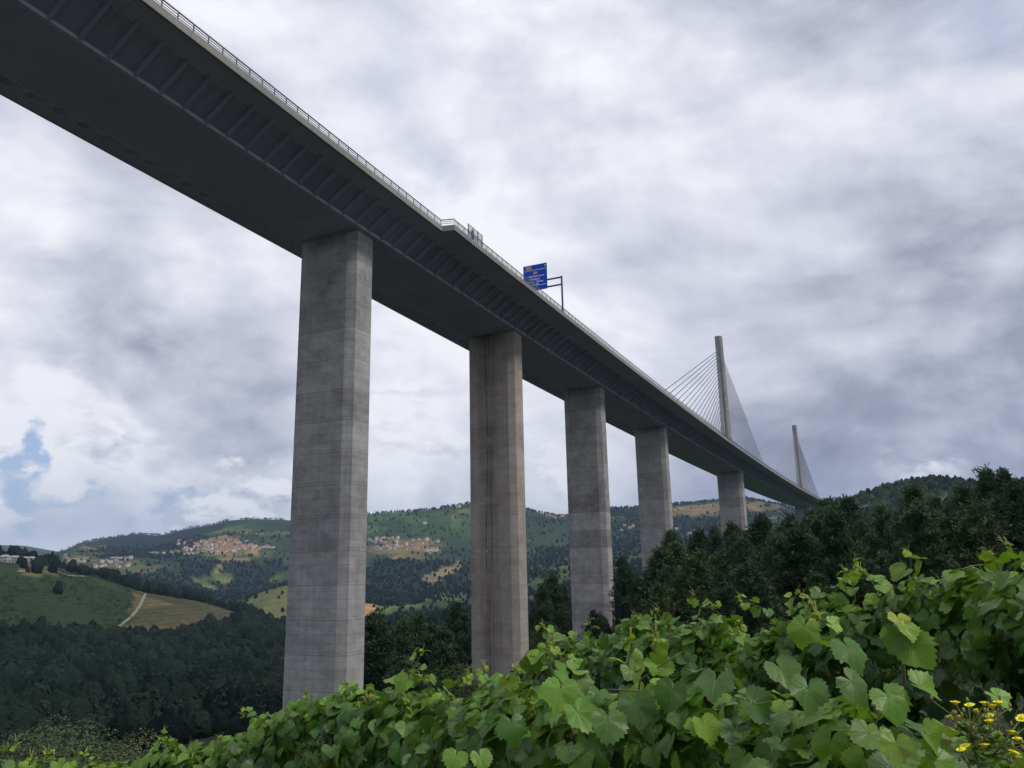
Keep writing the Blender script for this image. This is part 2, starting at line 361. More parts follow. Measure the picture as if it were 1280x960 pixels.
for pts, d0, d1, col, wd in PATCH:
    P = poly_world(pts, d0, d1); jx = .05 * d0 * nz2 + .02 * d0 * nz3; m = inside(P, V[:, 0] + jx, V[:, 1] + .06 * d0 * fbm(V[:, 1] / 90, V[:, 0] / 90, 41, 4) * 2) & (rr > d0 * .8) & (rr < d1 * 1.1)
    cov[m] = np.array(col); wood[m] = wd
t = NT('land')
co = t.n('ShaderNodeTexCoord').outputs['Object']
at = t.n('ShaderNodeAttribute', {'attribute_name': 'cover'}).outputs['Color']
n1 = t.noise(co, .012, 8., .68); n2 = t.noise(co, .12, 6., .7)
wv = t.n('ShaderNodeTexWave', {'wave_type': 'BANDS', 'bands_direction': 'Z'}, Scale=.11, Distortion=3., Detail=3.); t.set(wv.inputs['Vector'], co)
vo = t.n('ShaderNodeTexVoronoi', {'feature': 'F1', 'voronoi_dimensions': '2D'}, Scale=.011, Randomness=.9); wob = t.n('ShaderNodeTexNoise', None, Scale=.01, Detail=3.); t.set(wob.inputs['Vector'], co)
t.set(vo.inputs['Vector'], t.vec('ADD', t.mapping(co, (1., .7, 1.)), t.vec('SCALE', t.vec('SUBTRACT', wob.outputs['Color'], (.5, .5, .5)), 70.)))
cell = t.n('ShaderNodeSeparateColor'); t.set(cell.inputs[0], vo.outputs['Color'])
lum = t.ramp(t.math('MULTIPLY', t.vec('DOT_PRODUCT', at, (.33, .5, .17)), 1.), [(.03, 0.), (.06, 1.)])        # only open land is parcelled
par = t.mix(cell.outputs[0], t.mix(1., at, (.45, .62, .5), 'MULTIPLY'), t.mix(1., at, (1.75, 1.6, 1.35), 'MULTIPLY'))
at = t.mix(t.math('MULTIPLY', lum, .8), at, par)
c = t.mix(t.ramp(n1, [(.3, 0.), (.7, 1.)]), t.mix(1., at, (.55, .6, .62), 'MULTIPLY'), t.mix(1., at, (1.45, 1.35, 1.2), 'MULTIPLY'))
c = t.mix(t.math('MULTIPLY', t.ramp(n2, [(.45, 0.), (.62, 1.)]), .6), c, t.mix(1., c, (.42, .5, .45), 'MULTIPLY'))
c = t.mix(t.math('MULTIPLY', wv.outputs[1], .5), c, t.mix(1., c, (.5, .52, .5), 'MULTIPLY'))
M_land = t.out(t.bsdf(c, .95, .1, t.bump(n2, .25, .4)))
me = npmesh('terrain', V, [quads, tri], [M_land], smooth=True); attr(me, 'cover', cov)
terrain = obj('terrain', me, kind='structure')

# pale dirt tracks draped over the spur
M_track = plain('dirt_track', (.20, .18, .145), .95, .1, scale=.3)
def track(pts, d0, d1, w):
    P = [hit(x, y, d0, d1) for x, y in pts]; Q = []
    for a, b in zip(P[:-1], P[1:]):
        n = max(2, int(math.hypot(b[0] - a[0], b[1] - a[1]) / 8))
        Q += [(a[0] + (b[0] - a[0]) * k / n, a[1] + (b[1] - a[1]) * k / n) for k in range(n)]
    Q.append(P[-1]); Q = np.array(Q)
    for _ in range(4): Q[1:-1] = (Q[:-2] + Q[2:] + 2 * Q[1:-1]) / 4
    T = np.gradient(Q, axis=0); T /= np.linalg.norm(T, axis=1)[:, None] + 1e-9; N = np.c_[-T[:, 1], T[:, 0]]
    rows = [Q + N * w * o for o in (-.5, -.17, .17, .5)]; VV = np.concatenate([np.c_[r_, ground(r_[:, 0], r_[:, 1]) + .9] for r_ in rows]); n = len(Q)
    f = [np.c_[np.arange(n - 1) + k * n, np.arange(1, n) + k * n, np.arange(1, n) + (k + 1) * n, np.arange(n - 1) + (k + 1) * n] for k in range(3)]
    return obj('dirt_track', npmesh('dirt_track', VV, f, [M_track], smooth=True), kind='structure')
track([(104, 799), (130, 794), (150, 784), (166, 771), (176, 757), (182, 743)], 500, 1080, 2.6)
track([(52, 713), (58, 709), (66, 712), (76, 719), (90, 722), (106, 721)], 600, 1150, 4)
track([(22, 716), (40, 714), (52, 714)], 600, 1150, 4)
track([(235, 744), (262, 748), (280, 753), (291, 762)], 1000, 2400, 8)

# ------------------------------------------------------------------ viaduct
AZ = R(25.069); SA, CA = math.sin(AZ), math.cos(AZ)
ZR1, ZR2, ZL1, ZL2, BR, BW = 61.62, 59.57, 89.62, 90.42, 68.39, 11.53
def lat(u): return -.33e-4 * max(u - 150, 0) ** 2
def ze(u): return 57.36 - .0270 * u + .237e-4 * u * u + .8e-4 * max(u - 700, 0) ** 2
def W(u, v, z=0.):          # deck coordinates: u along, v to the left
    v = v + lat(u); return (u * SA - v * CA, u * CA + v * SA, z)
def heading(u):
    a, b = W(u - 1, 70), W(u + 1, 70); return math.atan2(b[1] - a[1], b[0] - a[0])
def edgeR(u): return ZR1 + (ZR2 - ZR1) * min(1, max(0, (u - 105.8) / .5))
def edgeL(u): return ZL1 + (ZL2 - ZL1) * min(1, max(0, (u - 105.8) / .5))
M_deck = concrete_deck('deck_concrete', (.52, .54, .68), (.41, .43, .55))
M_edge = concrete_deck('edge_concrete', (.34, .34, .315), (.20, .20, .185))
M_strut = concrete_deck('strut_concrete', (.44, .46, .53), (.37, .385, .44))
M_road = plain('asphalt', (.05, .05, .052), .9)
M_steel = plain('galvanised_steel', (.16, .165, .18), .55, .4, .2)
M_pylon = concrete_pier('pylon_concrete', (.33, .33, .32), (.2, .2, .2), bands=.3)
M_cable = plain('cable_sheath', (.22, .23, .25), .5, .4, var=.04)

via = obj('viaduct', None, label='long concrete motorway viaduct on tall piers with two cable-stayed pylons crossing the valley', cat='viaduct', loc=(0, 0, 0))
US = sorted(set([-140 + 6.6 * k for k in range(196)] + [105.8, 106.3]))
def sweep(name, prof, mats, parent, midx=None, us=US):
    VV = []; F = []; MI = []
    k = len(prof(0))
    for u in us: VV += [W(u, v, z) for v, z in prof(u)]
    for i in range(len(us) - 1):
        for j in range(k):
            F.append((i * k + j, i * k + (j + 1) % k, (i + 1) * k + (j + 1) % k, (i + 1) * k + j)); MI.append(midx[j] if midx else 0)
    F.append(tuple(range(k))[::-1]); F.append(tuple((len(us) - 1) * k + j for j in range(k))); MI += [0, 0]
    me = bpy.data.meshes.new(name); me.from_pydata(VV, [], F)
    for m in mats: me.materials.append(m)
    me.polygons.foreach_set('material_index', MI); me.update()
    attr(me, 'run', [(u, v) for u in us for v, z in prof(u)], typ='FLOAT2')
    return obj(name, me, parent)
def prof_deck(u):
    r, l, z = edgeR(u) + .32, edgeL(u) - .32, ze(u); b0, b1 = BR, BR + BW
    return [(r, z + .75), (r, z + .05), (63.9, z - .28), (64.6, z - .45), (b0 - .1, z - 3.0), (b0 - .42, z - 3.34), (b0 - .36, z - 3.66), (b0, z - 3.8),
            (b1, z - 3.8), (b1 + .36, z - 3.66), (b1 + .42, z - 3.34), (b1 + .1, z - 3.0), (85.4, z - .45), (86.1, z - .28), (l, z + .05), (l, z + .75)]
M_bay_shade = concrete_deck('shaded_bay_concrete', (.36, .375, .44), (.27, .28, .33))  # darker copy of the soffit concrete: shade between the struts painted in
deck = sweep('deck', prof_deck, [M_deck, M_road, M_strut, M_bay_shade], via, [0, 0, 0, 3, 2, 2, 2, 0, 2, 2, 2, 3, 0, 0, 0, 1])
def prof_eR(u):
    r, z = edgeR(u), ze(u); return [(r, z + 1.0), (r, z + .06), (r + .05, z), (r + .317, z), (r + .317, z + .9), (r + .3, z + 1.02)]
def prof_eL(u):
    r, z = edgeL(u), ze(u); return [(r, z + 1.0), (r - .3, z + 1.02), (r - .317, z + .9), (r - .317, z), (r - .05, z), (r, z + .06)]
sweep('edge_beam', prof_eR, [M_edge], via); sweep('edge_beam', prof_eL, [M_edge], via)
def prof_med(u):
    z = ze(u); m = BR + BW / 2; return [(m + .9, z + .753), (m + .9, z + 1.1), (m - .9, z + 1.1), (m - .9, z + .753)]
sweep('median_kerb', prof_med, [M_edge], via, us=US[22:])
# inclined struts under both cantilevers
def strut_mb(mb, u, side):
    z = ze(u)
    if side > 0: a, b = (BR - .38, z - 3.42), (63.9, z - .52)
    else: a, b = (BR + BW + .38, z - 3.42), (86.1, z - .52)
    mb.bar(W(u, *a), W(u, *b), .26, .6)
s_us = [8.5 + 3.3 * k for k in range(330)]
near_s = [(u, s) for u in s_us for s in (1, -1) if 24 < u and (s > 0 and u < 320 or s < 0 and u < 60)][:100]
for u, s in near_s:
    mb = MB(); strut_mb(mb, u, s); obj('strut', mb.mesh('strut', M_strut), deck)
mb = MB(); done = set(near_s)
for u in s_us:
    for s in (1, -1):
        if (u, s) not in done: strut_mb(mb, u, s)
obj('strut_row', mb.mesh('strut_row', M_strut), deck, kind='stuff')
# railings: rails as one mesh, posts as parts
def railing(side, n0):
    off = lambda u: edgeR(u) + .2 if side > 0 else edgeL(u) - .2
    us = sorted(set([-140 + 3.3 * k for k in range(385)] + [105.8, 106.3]))
    mb = MB()
    for h, w in ((1.02 + 1.0, .13), (1.02 + .66, .07), (1.02 + .33, .07)):
        for a, b in zip(us[:-1], us[1:]): mb.bar(W(a, off(a), ze(a) + h), W(b, off(b), ze(b) + h), w)
    r = obj('railing', mb.mesh('railing', M_steel), via)
    rest = MB(); cnt = 0
    for k in range(600):
        u = -140 + 2.1 * k
        if u > 1120: break
        a, b = W(u, off(u), ze(u) + 1.0), W(u, off(u), ze(u) + 1.99)
        if side > 0 and u > 36 and cnt < 100:
            p = MB(); p.bar(a, b, .14, .1, (1, 0, 0)); obj('post', p.mesh('post', M_steel), r); cnt += 1
        else: rest.bar(a, b, .14, .1, (1, 0, 0))
    obj('post_row', rest.mesh('post_row', M_steel), r, kind='stuff')
railing(1, 0); railing(-1, 0)
# piers
VM = BR + BW / 2 - .1
def pier(name, u, wt, wl, mat, zt, zb, bulge=.55, lip=1.5):
    hw, hl = wt / 2, wl / 2
    poly = [(-hl, -hw), (hl, -hw), (hl + bulge, -hw + lip), (hl + bulge, hw - lip), (hl, hw), (-hl, hw), (-hl - bulge, hw - lip), (-hl - bulge, -hw + lip)]
    mb = MB(); mb.prism(poly, zb - zt, 0)
    o = obj(name, mb.mesh(name, mat), via); o.location = W(u, VM, zt); o.rotation_euler = (0, 0, heading(u)); return o
M_patch = plain('patch_mortar', (.37, .37, .36), .9, .2)
CP = [
    concrete_pier('pier_concrete_a', (.46, .46, .445), (.20, .20, .20), bands=.8),
    concrete_pier('pier_concrete_b', (.44, .42, .385), (.24, .222, .20), streak=.9, warm=.34, bands=.65),
    concrete_pier('pier_concrete_c', (.45, .44, .425), (.19, .185, .18), bands=1.25),
    concrete_pier('pier_concrete_d', (.44, .43, .415), (.22, .215, .21), bands=1.),
]
LBL = {94.4: 'tallest nearest pier of cool grey weathered concrete', 150.1: 'brownish pier with a dark vertical stain', 205.7: 'grey pier with dark and light pour bands', 272.3: 'grey pier partly hidden by a pine', 412.5: 'wide pale pier under the nearer pylon'}
for i, (u, wt, wl, mi) in enumerate([(31.5, 10.7, 4., 0), (94.4, 10.7, 3.9, 0), (150.1, 10.9, 3.8, 1), (205.7, 10.7, 3.6, 2), (272.3, 10.7, 3.8, 3), (412.5, 12., 6., 3), (690., 12., 6., 3), (806., 9., 3.6, 3), (866., 9., 3.6, 3), (926., 9., 3.6, 3), (986., 9., 3.6, 3), (1046., 9., 3.6, 3)]):
    x, y, _ = W(u, VM); zb = gz(x, y) - 3
    o = pier('pier', u, wt, wl, CP[mi], ze(u) - 3.795, zb)
    if u in LBL: o['label'] = LBL[u]
    spots_ = {94.4: [('R', .2, -2.2, .9, 1.7)] + [('R', q, -z_, .4, .75) for z_ in (7.1, 13.2, 19.4) for q in (-.7, .75)], 150.1: [('R', q, -z_, .3, .5) for z_ in (9.5, 15.) for q in (-.5, .5)] + [('F', q, -46., .35, .3) for q in (-1., 1.4)],
              205.7: [('F', q, -37., .45, .4) for q in (-.8, 1.6)]}.get(u, [])
    for f_, q, z_, w_, h_ in spots_:
        pm = MB(); hl = wl / 2
        pm.box((q, -wt / 2 - .01, z_), w_, .06, h_) if f_ == 'R' else pm.box((-hl - .55 - .01, q, z_), .06, w_, h_)
        obj('repair_patch', pm.mesh('repair_patch', M_patch), o)
# pylons and stays
def pylon(u, ztop):
    z0 = ze(u) + .74; H = ztop - z0; mb = MB(); secs = []
    for f, wt, wl in ((0, 4.3, 7.2), (.35, 3.9, 6.0), (.75, 3.5, 4.8), (.9, 3.4, 4.3), (1, 3.4, 4.2)):
        hw, hl, c = wt / 2, wl / 2, .7
        secs.append([(-hl, -hw + c), (-hl + c, -hw), (hl - c, -hw), (hl, -hw + c), (hl, hw - c), (hl - c, hw), (-hl + c, hw), (-hl, hw - c)])
        mb.V += [(x, y, f * H) for x, y in secs[-1]]
    for i in range(len(secs) - 1):
        for j in range(8): mb.F.append((i * 8 + j, i * 8 + (j + 1) % 8, i * 8 + 8 + (j + 1) % 8, i * 8 + 8 + j)); mb.M.append(0)
    mb.F.append(tuple(range(32, 40))); mb.M.append(0); mb.F.append(tuple(range(8))[::-1]); mb.M.append(0)
    o = obj('pylon', mb.mesh('pylon', M_pylon), via); o.location = W(u, BR + BW / 2, z0); o.rotation_euler = (0, 0, heading(u))
    # anchor boxes in the face where stays enter
    vm = BR + BW / 2; n = 20
    for sgn in (-1, 1):
        for k in range(n):
            du = 14 + ((152 if u < 500 else 162) - 14) * k / (n - 1) if sgn < 0 else 14 + (135 - 14) * k / (n - 1)
            f = .33 + .56 * (k / (n - 1)) ** .8
            ax = u + sgn * (2.2 - .7 * f); a = W(ax, vm, z0 + H * f); ud = u + sgn * du; b = W(ud, vm, ze(ud) + 1.0)
            cmb = MB(); cmb.tube([a, b], (.22 if u < 500 else .16) if sgn < 0 else .12, 6); obj('stay_cable', cmb.mesh('stay_cable', M_cable), via)
            amb = MB(); d = (Vector(b) - Vector(a)).normalized(); amb.tube([Vector(a) - d * .6, Vector(a) + d * 1.6], .34, 8)
            obj('anchor_sleeve', amb.mesh('anchor_sleeve', M_cable), o).matrix_parent_inverse = (Matrix.Translation(o.location) @ Matrix.Rotation(heading(u), 4, 'Z')).inverted()
pylon(412.5, 118.2); pylon(690., 112.8)

# direction sign on a cantilever post
M_blue = plain('sign_blue', (.009, .072, .55), .6, .2, var=.06); M_white = plain('sign_white', (.8, .82, .85), .4, .5, var=.03)
M_red = plain('sign_red', (.5, .03, .035), .4, .5, var=.03); M_orange = plain('sign_orange', (.62, .30, .03), .4, .5, var=.05); M_green = plain('sign_green', (.03, .30, .14), .4, .5, var=.03)
M_dsteel = plain('dark_steel', (.10, .10, .115), .55, .5, .3)
ug = 154.7; sg = obj('road_sign', None, label='blue motorway direction sign on a dark cantilever post above the viaduct edge', cat='road sign', loc=W(ug, ZR2 + .17, ze(ug) + 1.021))
sg.rotation_euler = (0, 0, heading(ug))          # local x along the deck, local y towards the deck centre
z0 = ze(ug) + 1.021; zT = 63.1 - z0
mb = MB(); mb.box((0, 0, .04), .7, .32, .08); mb.box((0, 0, zT / 2 + .05), .36, .3, zT); obj('pole', mb.mesh('pole', M_dsteel), sg)
for z_ in (63.0 - .12 - z0, 61.2 - z0):
    mb = MB(); mb.box((0, 4.45, z_), .3, 8.6, .3); obj('arm', mb.mesh('arm', M_dsteel), sg)
yl, yr, zb_, zt_ = 3.35 + 5.75, 3.35, 60.75 - z0, 66.85 - z0; xs = -.24
mb = MB(); mb.box((xs, (yl + yr) / 2, (zb_ + zt_) / 2), .12, yl - yr, zt_ - zb_); pn = obj('sign_panel', mb.mesh('sign_panel', M_blue), sg)
xf = xs - .065
for z_ in (zt_ - 1.28, zb_ + 1.15):
    mb = MB(); mb.box((xf, (yl + yr) / 2, z_), .012, yl - yr - .1, .09); obj('border_line', mb.mesh('border_line', M_white), pn)
def plate(n, y, z, w, h, m, dx=.0):
    mb = MB(); mb.box((xf - dx, y, z), .016, w, h); return obj(n, mb.mesh(n, m), pn)
plate('exit_plate', yl - 1.35, zt_ - .64, 1.35, .8, M_orange)
plate('route_shield', yl - 2.95, zt_ - 1.95, 1.0, .85, M_red)
plate('route_plate', yl - 1.35, zt_ - 2.75, .85, .55, M_green)
plate('sign_corner', yr + .42, zt_ - .55, .72, 1.0, plain('sign_navy', (.01, .02, .06), .4, .5))
mb = MB()                                          # white up-right arrow in the corner plate
cy, cz = yr + .42, zt_ - .6
mb.quad((xf - .022, cy + .25, cz - .2), (xf - .022, cy + .14, cz - .3), (xf - .022, cy - .16, cz + .08), (xf - .022, cy - .04, cz + .16))
mb.quad((xf - .022, cy + .06, cz + .26), (xf - .022, cy - .3, cz - .04), (xf - .022, cy - .26, cz + .34))
obj('arrow', mb.mesh('arrow', M_white), pn)
def text(s, y, z, size, m=M_white, align='CENTER', dx=.012):
    c = bpy.data.curves.new('lettering', 'FONT'); c.body = s; c.size = size; c.align_x = align; c.align_y = 'CENTER'; c.extrude = .003; c.offset = .012
    c.materials.append(m); q = bpy.data.objects.new('lettering', c); C.objects.link(q); me = bpy.data.meshes.new_from_object(q.evaluated_get(bpy.context.evaluated_depsgraph_get())); bpy.data.objects.remove(q); o = obj('lettering', me, pn); o.location = (xf - dx, y, z); o.rotation_euler = (PI / 2, 0, -PI / 2); return o
ym = (yl + yr) / 2
text('A24', yl - 2.95, zt_ - 1.95, .5, dx=.014)
text('Vila Real norte', ym - .35, zt_ - 2.75, .62); text('Bragança', ym, zt_ - 3.42, .66)
text('Viseu - Chaves', ym - .1, zt_ - 4.08, .62); text('Espanha', ym, zt_ - 4.65, .52); text('Saída', ym + .6, zb_ + .55, .6)

# barred metal screen at the deck edge
scr = obj('metal_screen', None, label='short grey barred metal screen standing above the railing on the deck edge', cat='screen', loc=W(112.2, ZR2 + .62, ze(112.2) + .75))
scr.rotation_euler = (0, 0, heading(114))
sl = (ze(117.4) - ze(112.2)) / 5.2
M_mesh = plain('screen_metal', (.42, .43, .45), .6, .4, .2)
for k_, x_ in enumerate((0, 1.75, 3.5, 5.2)):
    mb = MB(); mb.box((x_, 0, 1.55 + sl * x_), .12, .12, 3.1); obj('screen_post', mb.mesh('screen_post', M_dsteel), scr)
mb = MB()
for x0, x1 in ((0, 1.75), (1.75, 3.5), (3.5, 5.2)):
    n = 9
    for k_ in range(1, n):
        x_ = x0 + (x1 - x0) * k_ / n; mb.box((x_, 0, 2.0 + sl * x_), .035, .04, 2.0)
    for h in (1.0, 2.0, 3.02): mb.bar((x0, 0, h + sl * x0), (x1, 0, h + sl * x1), .07)
obj('screen_bars', mb.mesh('screen_bars', M_mesh), scr)
mb = MB(); mb.prism([(1.2, -.12), (1.95, -.12), (1.95, .12), (1.2, .12)], .3, 2.3); obj('cabinet', mb.mesh('cabinet', M_dsteel), scr)

# ------------------------------------------------------------------ trees
def leaf_mat(name, a, b, trans=.25, tcol=(.1, .16, .03), rough=.6, nsc=.35, wi=.55, wn=.7, wt=0., spec=.1):
    t = NT(name); geo = t.n('ShaderNodeNewGeometry'); isl = geo.outputs['Random Per Island']
    oi = t.n('ShaderNodeObjectInfo').outputs['Random']
    n = t.noise(geo.outputs['Position'], nsc, 3., .6)
    f = t.math('ADD', t.math('MULTIPLY', isl, wi), t.math('MULTIPLY', n, wn)); f = t.math('ADD', f, t.math('MULTIPLY', t.n('ShaderNodeAttribute', {'attribute_name': 'tone'}).outputs['Fac'], wt)); f = t.math('SUBTRACT', f, .12 + wt * .5, clamp=True)
    c = t.mix(f, a, b)
    c = t.mix(1., c, t.ramp(oi, [(0., (.72, .75, .78)), (.5, (1., 1., 1.)), (1., (1.25, 1.15, .95))]), 'MULTIPLY')
    s = t.bsdf(c, rough, spec); tr = t.n('ShaderNodeBsdfTranslucent', None, Color=tcol).outputs[0]
    mx = t.n('ShaderNodeMixShader', None, i0=trans); t.set(mx.inputs[1], s); t.set(mx.inputs[2], tr)
    return t.out(mx.outputs[0])
M_needle = leaf_mat('pine_needles', (.030, .060, .036), (.115, .175, .090), .2, (.03, .05, .015), wi=.2, wn=.85)
M_broad = leaf_mat('broad_leaves', (.020, .038, .018), (.062, .098, .040), .2, (.06, .1, .02), wi=.2, wn=.9)
M_olive = leaf_mat('olive_leaves', (.055, .085, .04), (.11, .145, .075), .2, (.09, .13, .05))
M_farwood = leaf_mat('far_wood', (.006, .013, .010), (.028, .046, .026), .1, (.03, .05, .015), nsc=.014, wi=.1, wn=1.0, wt=.8)
M_hillwood = leaf_mat('hill_wood', (.022, .042, .018), (.075, .11, .042), .15, (.05, .08, .02), nsc=.02, wi=.2, wn=.6, wt=.8)
M_bark = plain('bark', (.06, .045, .035), .95, .1)

def blades(P, Dr, L, Wd, N=None):
    """one quad per point, along Dr"""
    n = len(P); r = rng.normal(size=(n, 3)); side = np.cross(Dr, r if N is None else N); side /= np.linalg.norm(side, axis=1)[:, None] + 1e-9
    L = np.asarray(L).reshape(-1, 1); Wd = np.asarray(Wd).reshape(-1, 1)
    a = P - side * Wd * .35; b = P + side * Wd * .35; m = Dr * L * .55
    V = np.stack([P - side * Wd * .2, P + m - side * Wd * .5, P + Dr * L, P + m + side * Wd * .5], 1).reshape(-1, 3)
    return V, np.arange(n * 4).reshape(-1, 4)
def unit(v): return v / (np.linalg.norm(v, axis=-1, keepdims=True) + 1e-9)
def pine_proto(seed, cb=.2, wid=.24, dense=1.):
    r = np.random.default_rng(seed); tr = MB()
    bend = r.normal(size=2) * .02; cpt = lambda h: np.array([bend[0] * h * h + .008 * math.sin(7 * h + seed), bend[1] * h * h, h])
    tr.tube([cpt(h) for h in np.linspace(0, .97, 9)], list(np.linspace(.017, .003, 9)), 7)
    P, Dn = [], []
    nb = int(95 * dense)
    for b in range(nb):
        tt = (b + r.random()) / nb; h = cb + (1 - cb) * tt
        Lb = wid * ((1 - tt) ** .75 * min(1., .45 + tt * 2.6) * r.uniform(.55, 1.12) + .05)
        a = r.random() * 2 * PI; el = r.uniform(-.1, .35) + tt * .7
        d = np.array([math.cos(a) * math.cos(el), math.sin(a) * math.cos(el), math.sin(el)]); p0 = cpt(h); p1 = p0 + d * Lb
        if b % 3 == 0: tr.tube([p0, (p0 + p1) / 2 + [0, 0, -.006], p1], [.0045, .003, .0015], 4)
        nt = int(6 + Lb * 45)
        for q in np.linspace(.25, 1, nt):
            c = p0 + d * Lb * q + r.normal(size=3) * .014 * (.5 + q)
            for _ in range(18): P.append(c + r.normal(size=3) * .008); Dn.append(d * .5 + r.normal(size=3) * .7 + [0, 0, .4])
    P = np.array(P); Dn = unit(np.array(Dn)); Vv, F = blades(P, Dn, r.uniform(.020, .040, len(P)), r.uniform(.005, .009, len(P)))
    return npmesh('pine_crown', Vv, [F], [M_needle]), tr.mesh('pine_trunk', M_bark, smooth=True)
def broad_proto(seed, mat, n=13000, wid=.34, cb=.18, leaf=(.012, .024)):
    r = np.random.default_rng(seed); tr = MB()
    tr.tube([(0, 0, 0), (.01, .005, .25), (-.008, .01, .5), (0, 0, .75)], [.025, .018, .012, .005], 7)
    cs = []
    for k in range(22):
        a = r.random() * 2 * PI; h = cb + .12 + (1 - cb - .25) * r.random(); q = wid * math.sqrt(max(.05, 1 - ((h - .52) / .52) ** 2)) * r.uniform(.35, .8)
        c = np.array([math.cos(a) * q, math.sin(a) * q, h]); rad = r.uniform(.09, .17); cs.append((c, rad))
        tr.tube([(0, 0, max(.1, h - .3)), tuple(c * [.5, .5, 1] + [0, 0, -.08]), tuple(c)], [.008, .005, .002], 4)
    cs.append((np.array([0, 0, .86]), .13))
    w = np.array([c[1] ** 2 for c in cs]); w /= w.sum(); idx = r.choice(len(cs), n, p=w)
    cen = np.array([c[0] for c in cs])[idx]; rad = np.array([c[1] for c in cs])[idx]
    d = unit(r.normal(size=(n, 3))); P = cen + d * (rad * r.uniform(.55, 1.08, n) ** .6)[:, None] * [1, 1, .85]
    N = unit(d + r.normal(size=(n, 3)) * .45 + [0, 0, .25]); Dn = unit(np.cross(N, r.normal(size=(n, 3)))); l = r.uniform(*leaf, n); Vv, F = blades(P, Dn, l, l * .75, N)
    return npmesh('broad_crown', Vv, [F], [mat]), tr.mesh('broad_trunk', M_bark, smooth=True)
PINES = [pine_proto(11, .12, .25), pine_proto(12, .2, .22), pine_proto(13, .15, .29, 1.1), pine_proto(14, .3, .24), pine_proto(15, .1, .2), pine_proto(16, .22, .32, 1.15)]
BROADS = [broad_proto(s, M_broad) for s in (21, 22, 23)]
OLIVES = [broad_proto(s, M_olive, 36000, .42, .1, (.006, .012)) for s in (31, 32)]
def tree(name, proto, x, y, h, label, cat, group=None, wide=1., sink=.3):
    z = gz(x, y) - sink; o = obj(name, None, label=label, cat=cat, group=group, loc=(x, y, z))
    o.rotation_euler = (0, 0, random.uniform(0, 6.28)); o.scale = (h * wide, h * wide, h)
    obj('crown', proto[0], o); obj('trunk', proto[1], o); return o
def tree_to(name, proto, px, py, d, label, cat, group=None, wide=1., hmin=5, hmax=24):
    p = spot(px, py, d); h = p.z - gz(p.x, p.y) + .3
    return tree(name, proto, p.x, p.y, max(hmin, min(hmax, h)), label, cat, group, wide)
GW = 'pines of the dark wood on the slope beyond the vines'
SIL = [ # px, py, distance, proto, wide, label
    (838, 671, 104, 5, .8, 'dark pine with a ragged rounded crown standing in front of the fourth pier'),
    (862, 670, 118, 2, 1., None), (888, 667, 125, 0, 1., None), (911, 661, 130, 3, 1.1, None), (930, 668, 128, 1, 1.1, None), (949, 650, 128, 5, 1., None),
    (965, 664, 122, 2, 1.1, None), (984, 650, 135, 0, 1.2, None), (1003, 646, 130, 2, 1., None), (1030, 631, 118, 5, 1.1, 'broad dark pine whose top hides the far end of the viaduct deck'),
    (1046, 630, 116, 2, 1.1, None), (1068, 644, 120, 1, 1., None), (1078, 656, 112, 3, 1.1, None), (1100, 640, 108, 0, 1.1, None), (1119, 638, 104, 2, 1.1, None),
    (1136, 616, 102, 4, 1.2, 'slender pine rising in front of the bare ochre clearing on the green hill'), (1149, 634, 98, 3, 1., None), (1172, 629, 96, 5, .8, None), (1160, 643, 90, 1, 1.1, None),
    (1186, 637, 92, 0, 1., None), (1199, 622, 90, 2, 1., None), (1211, 616, 86, 0, 1.1, None), (1231, 595, 84, 3, .85, 'tall open-crowned pine, highest of the wood, with sky showing through its top'),
    (1246, 606, 84, 1, 1., None), (1262, 597, 78, 0, .9, 'tall pointed pine beside the highest open-crowned pine at the edge of the wood'), (1275, 609, 74, 5, 1., None), (1293, 603, 72, 2, 1.1, None), (1330, 596, 70, 0, 1.1, None), (1370, 590, 70, 4, 1.1, None),
    (482, 771, 128, 2, 1.2, None), (510, 751, 138, 3, 1., 'tall pine between the first two piers, its top against the far slope'), (527, 760, 140, 0, 1.1, None), (540, 787, 132, 5, 1.1, None), (556, 790, 128, 1, 1.2, None), (573, 748, 190, 5, 1., 'dark pine just left of the stained second pier'),
    (472, 780, 185, 5, 1., None), (675, 736, 190, 0, 1., None), (689, 721, 240, 5, 1.1, None), (702, 735, 245, 2, 1., None), (780, 700, 205, 3, 1., 'lone dark pine top between the third and fourth piers'), (795, 722, 200, 1, 1., None),
]
for px, py, d, k, w, lb in SIL:
    tree_to('pine_tree', PINES[k], px, py, d, lb or 'dark green pine in the dense wood beyond the vines', 'pine tree', GW, w)
sx_ = np.array([s[0] for s in SIL if s[0] > 800]); sy_ = np.array([s[1] for s in SIL if s[0] > 800])
r = random.Random(5)
for _ in range(125):
    px = r.uniform(820, 1380); d = r.uniform(50, 125); top = float(np.interp(px, sx_, sy_)) + r.uniform(10, 95) * (1.25 - d / 150)
    tree_to('pine_tree', PINES[r.randrange(6)], px, top, d, 'dark green pine in the dense wood beyond the vines', 'pine tree', GW, r.uniform(1., 1.35), 6, 15)
for _ in range(60):
    px = r.uniform(450, 800); d = r.uniform(120, 250); top = float(np.interp(px, [440, 500, 560, 600, 660, 720, 800], [800, 785, 800, 800, 765, 765, 742])) + r.uniform(0, 40)
    if any(d < pd + 6 and p0 - 16 < px < p1 + 16 for pd, p0, p1 in ((118, 352, 456), (165, 584, 662), (218, 704, 770))): continue
    nm = r.random() < .5
    tree_to('pine_tree' if nm else 'broadleaf_tree', (PINES if nm else BROADS)[r.randrange(3)], px, top, d, 'dark pine in the thicket around the feet of the piers' if nm else 'dark broadleaf tree in the thicket around the feet of the piers', 'tree', 'trees around the feet of the piers', r.uniform(1.1, 1.5), 6, 15)
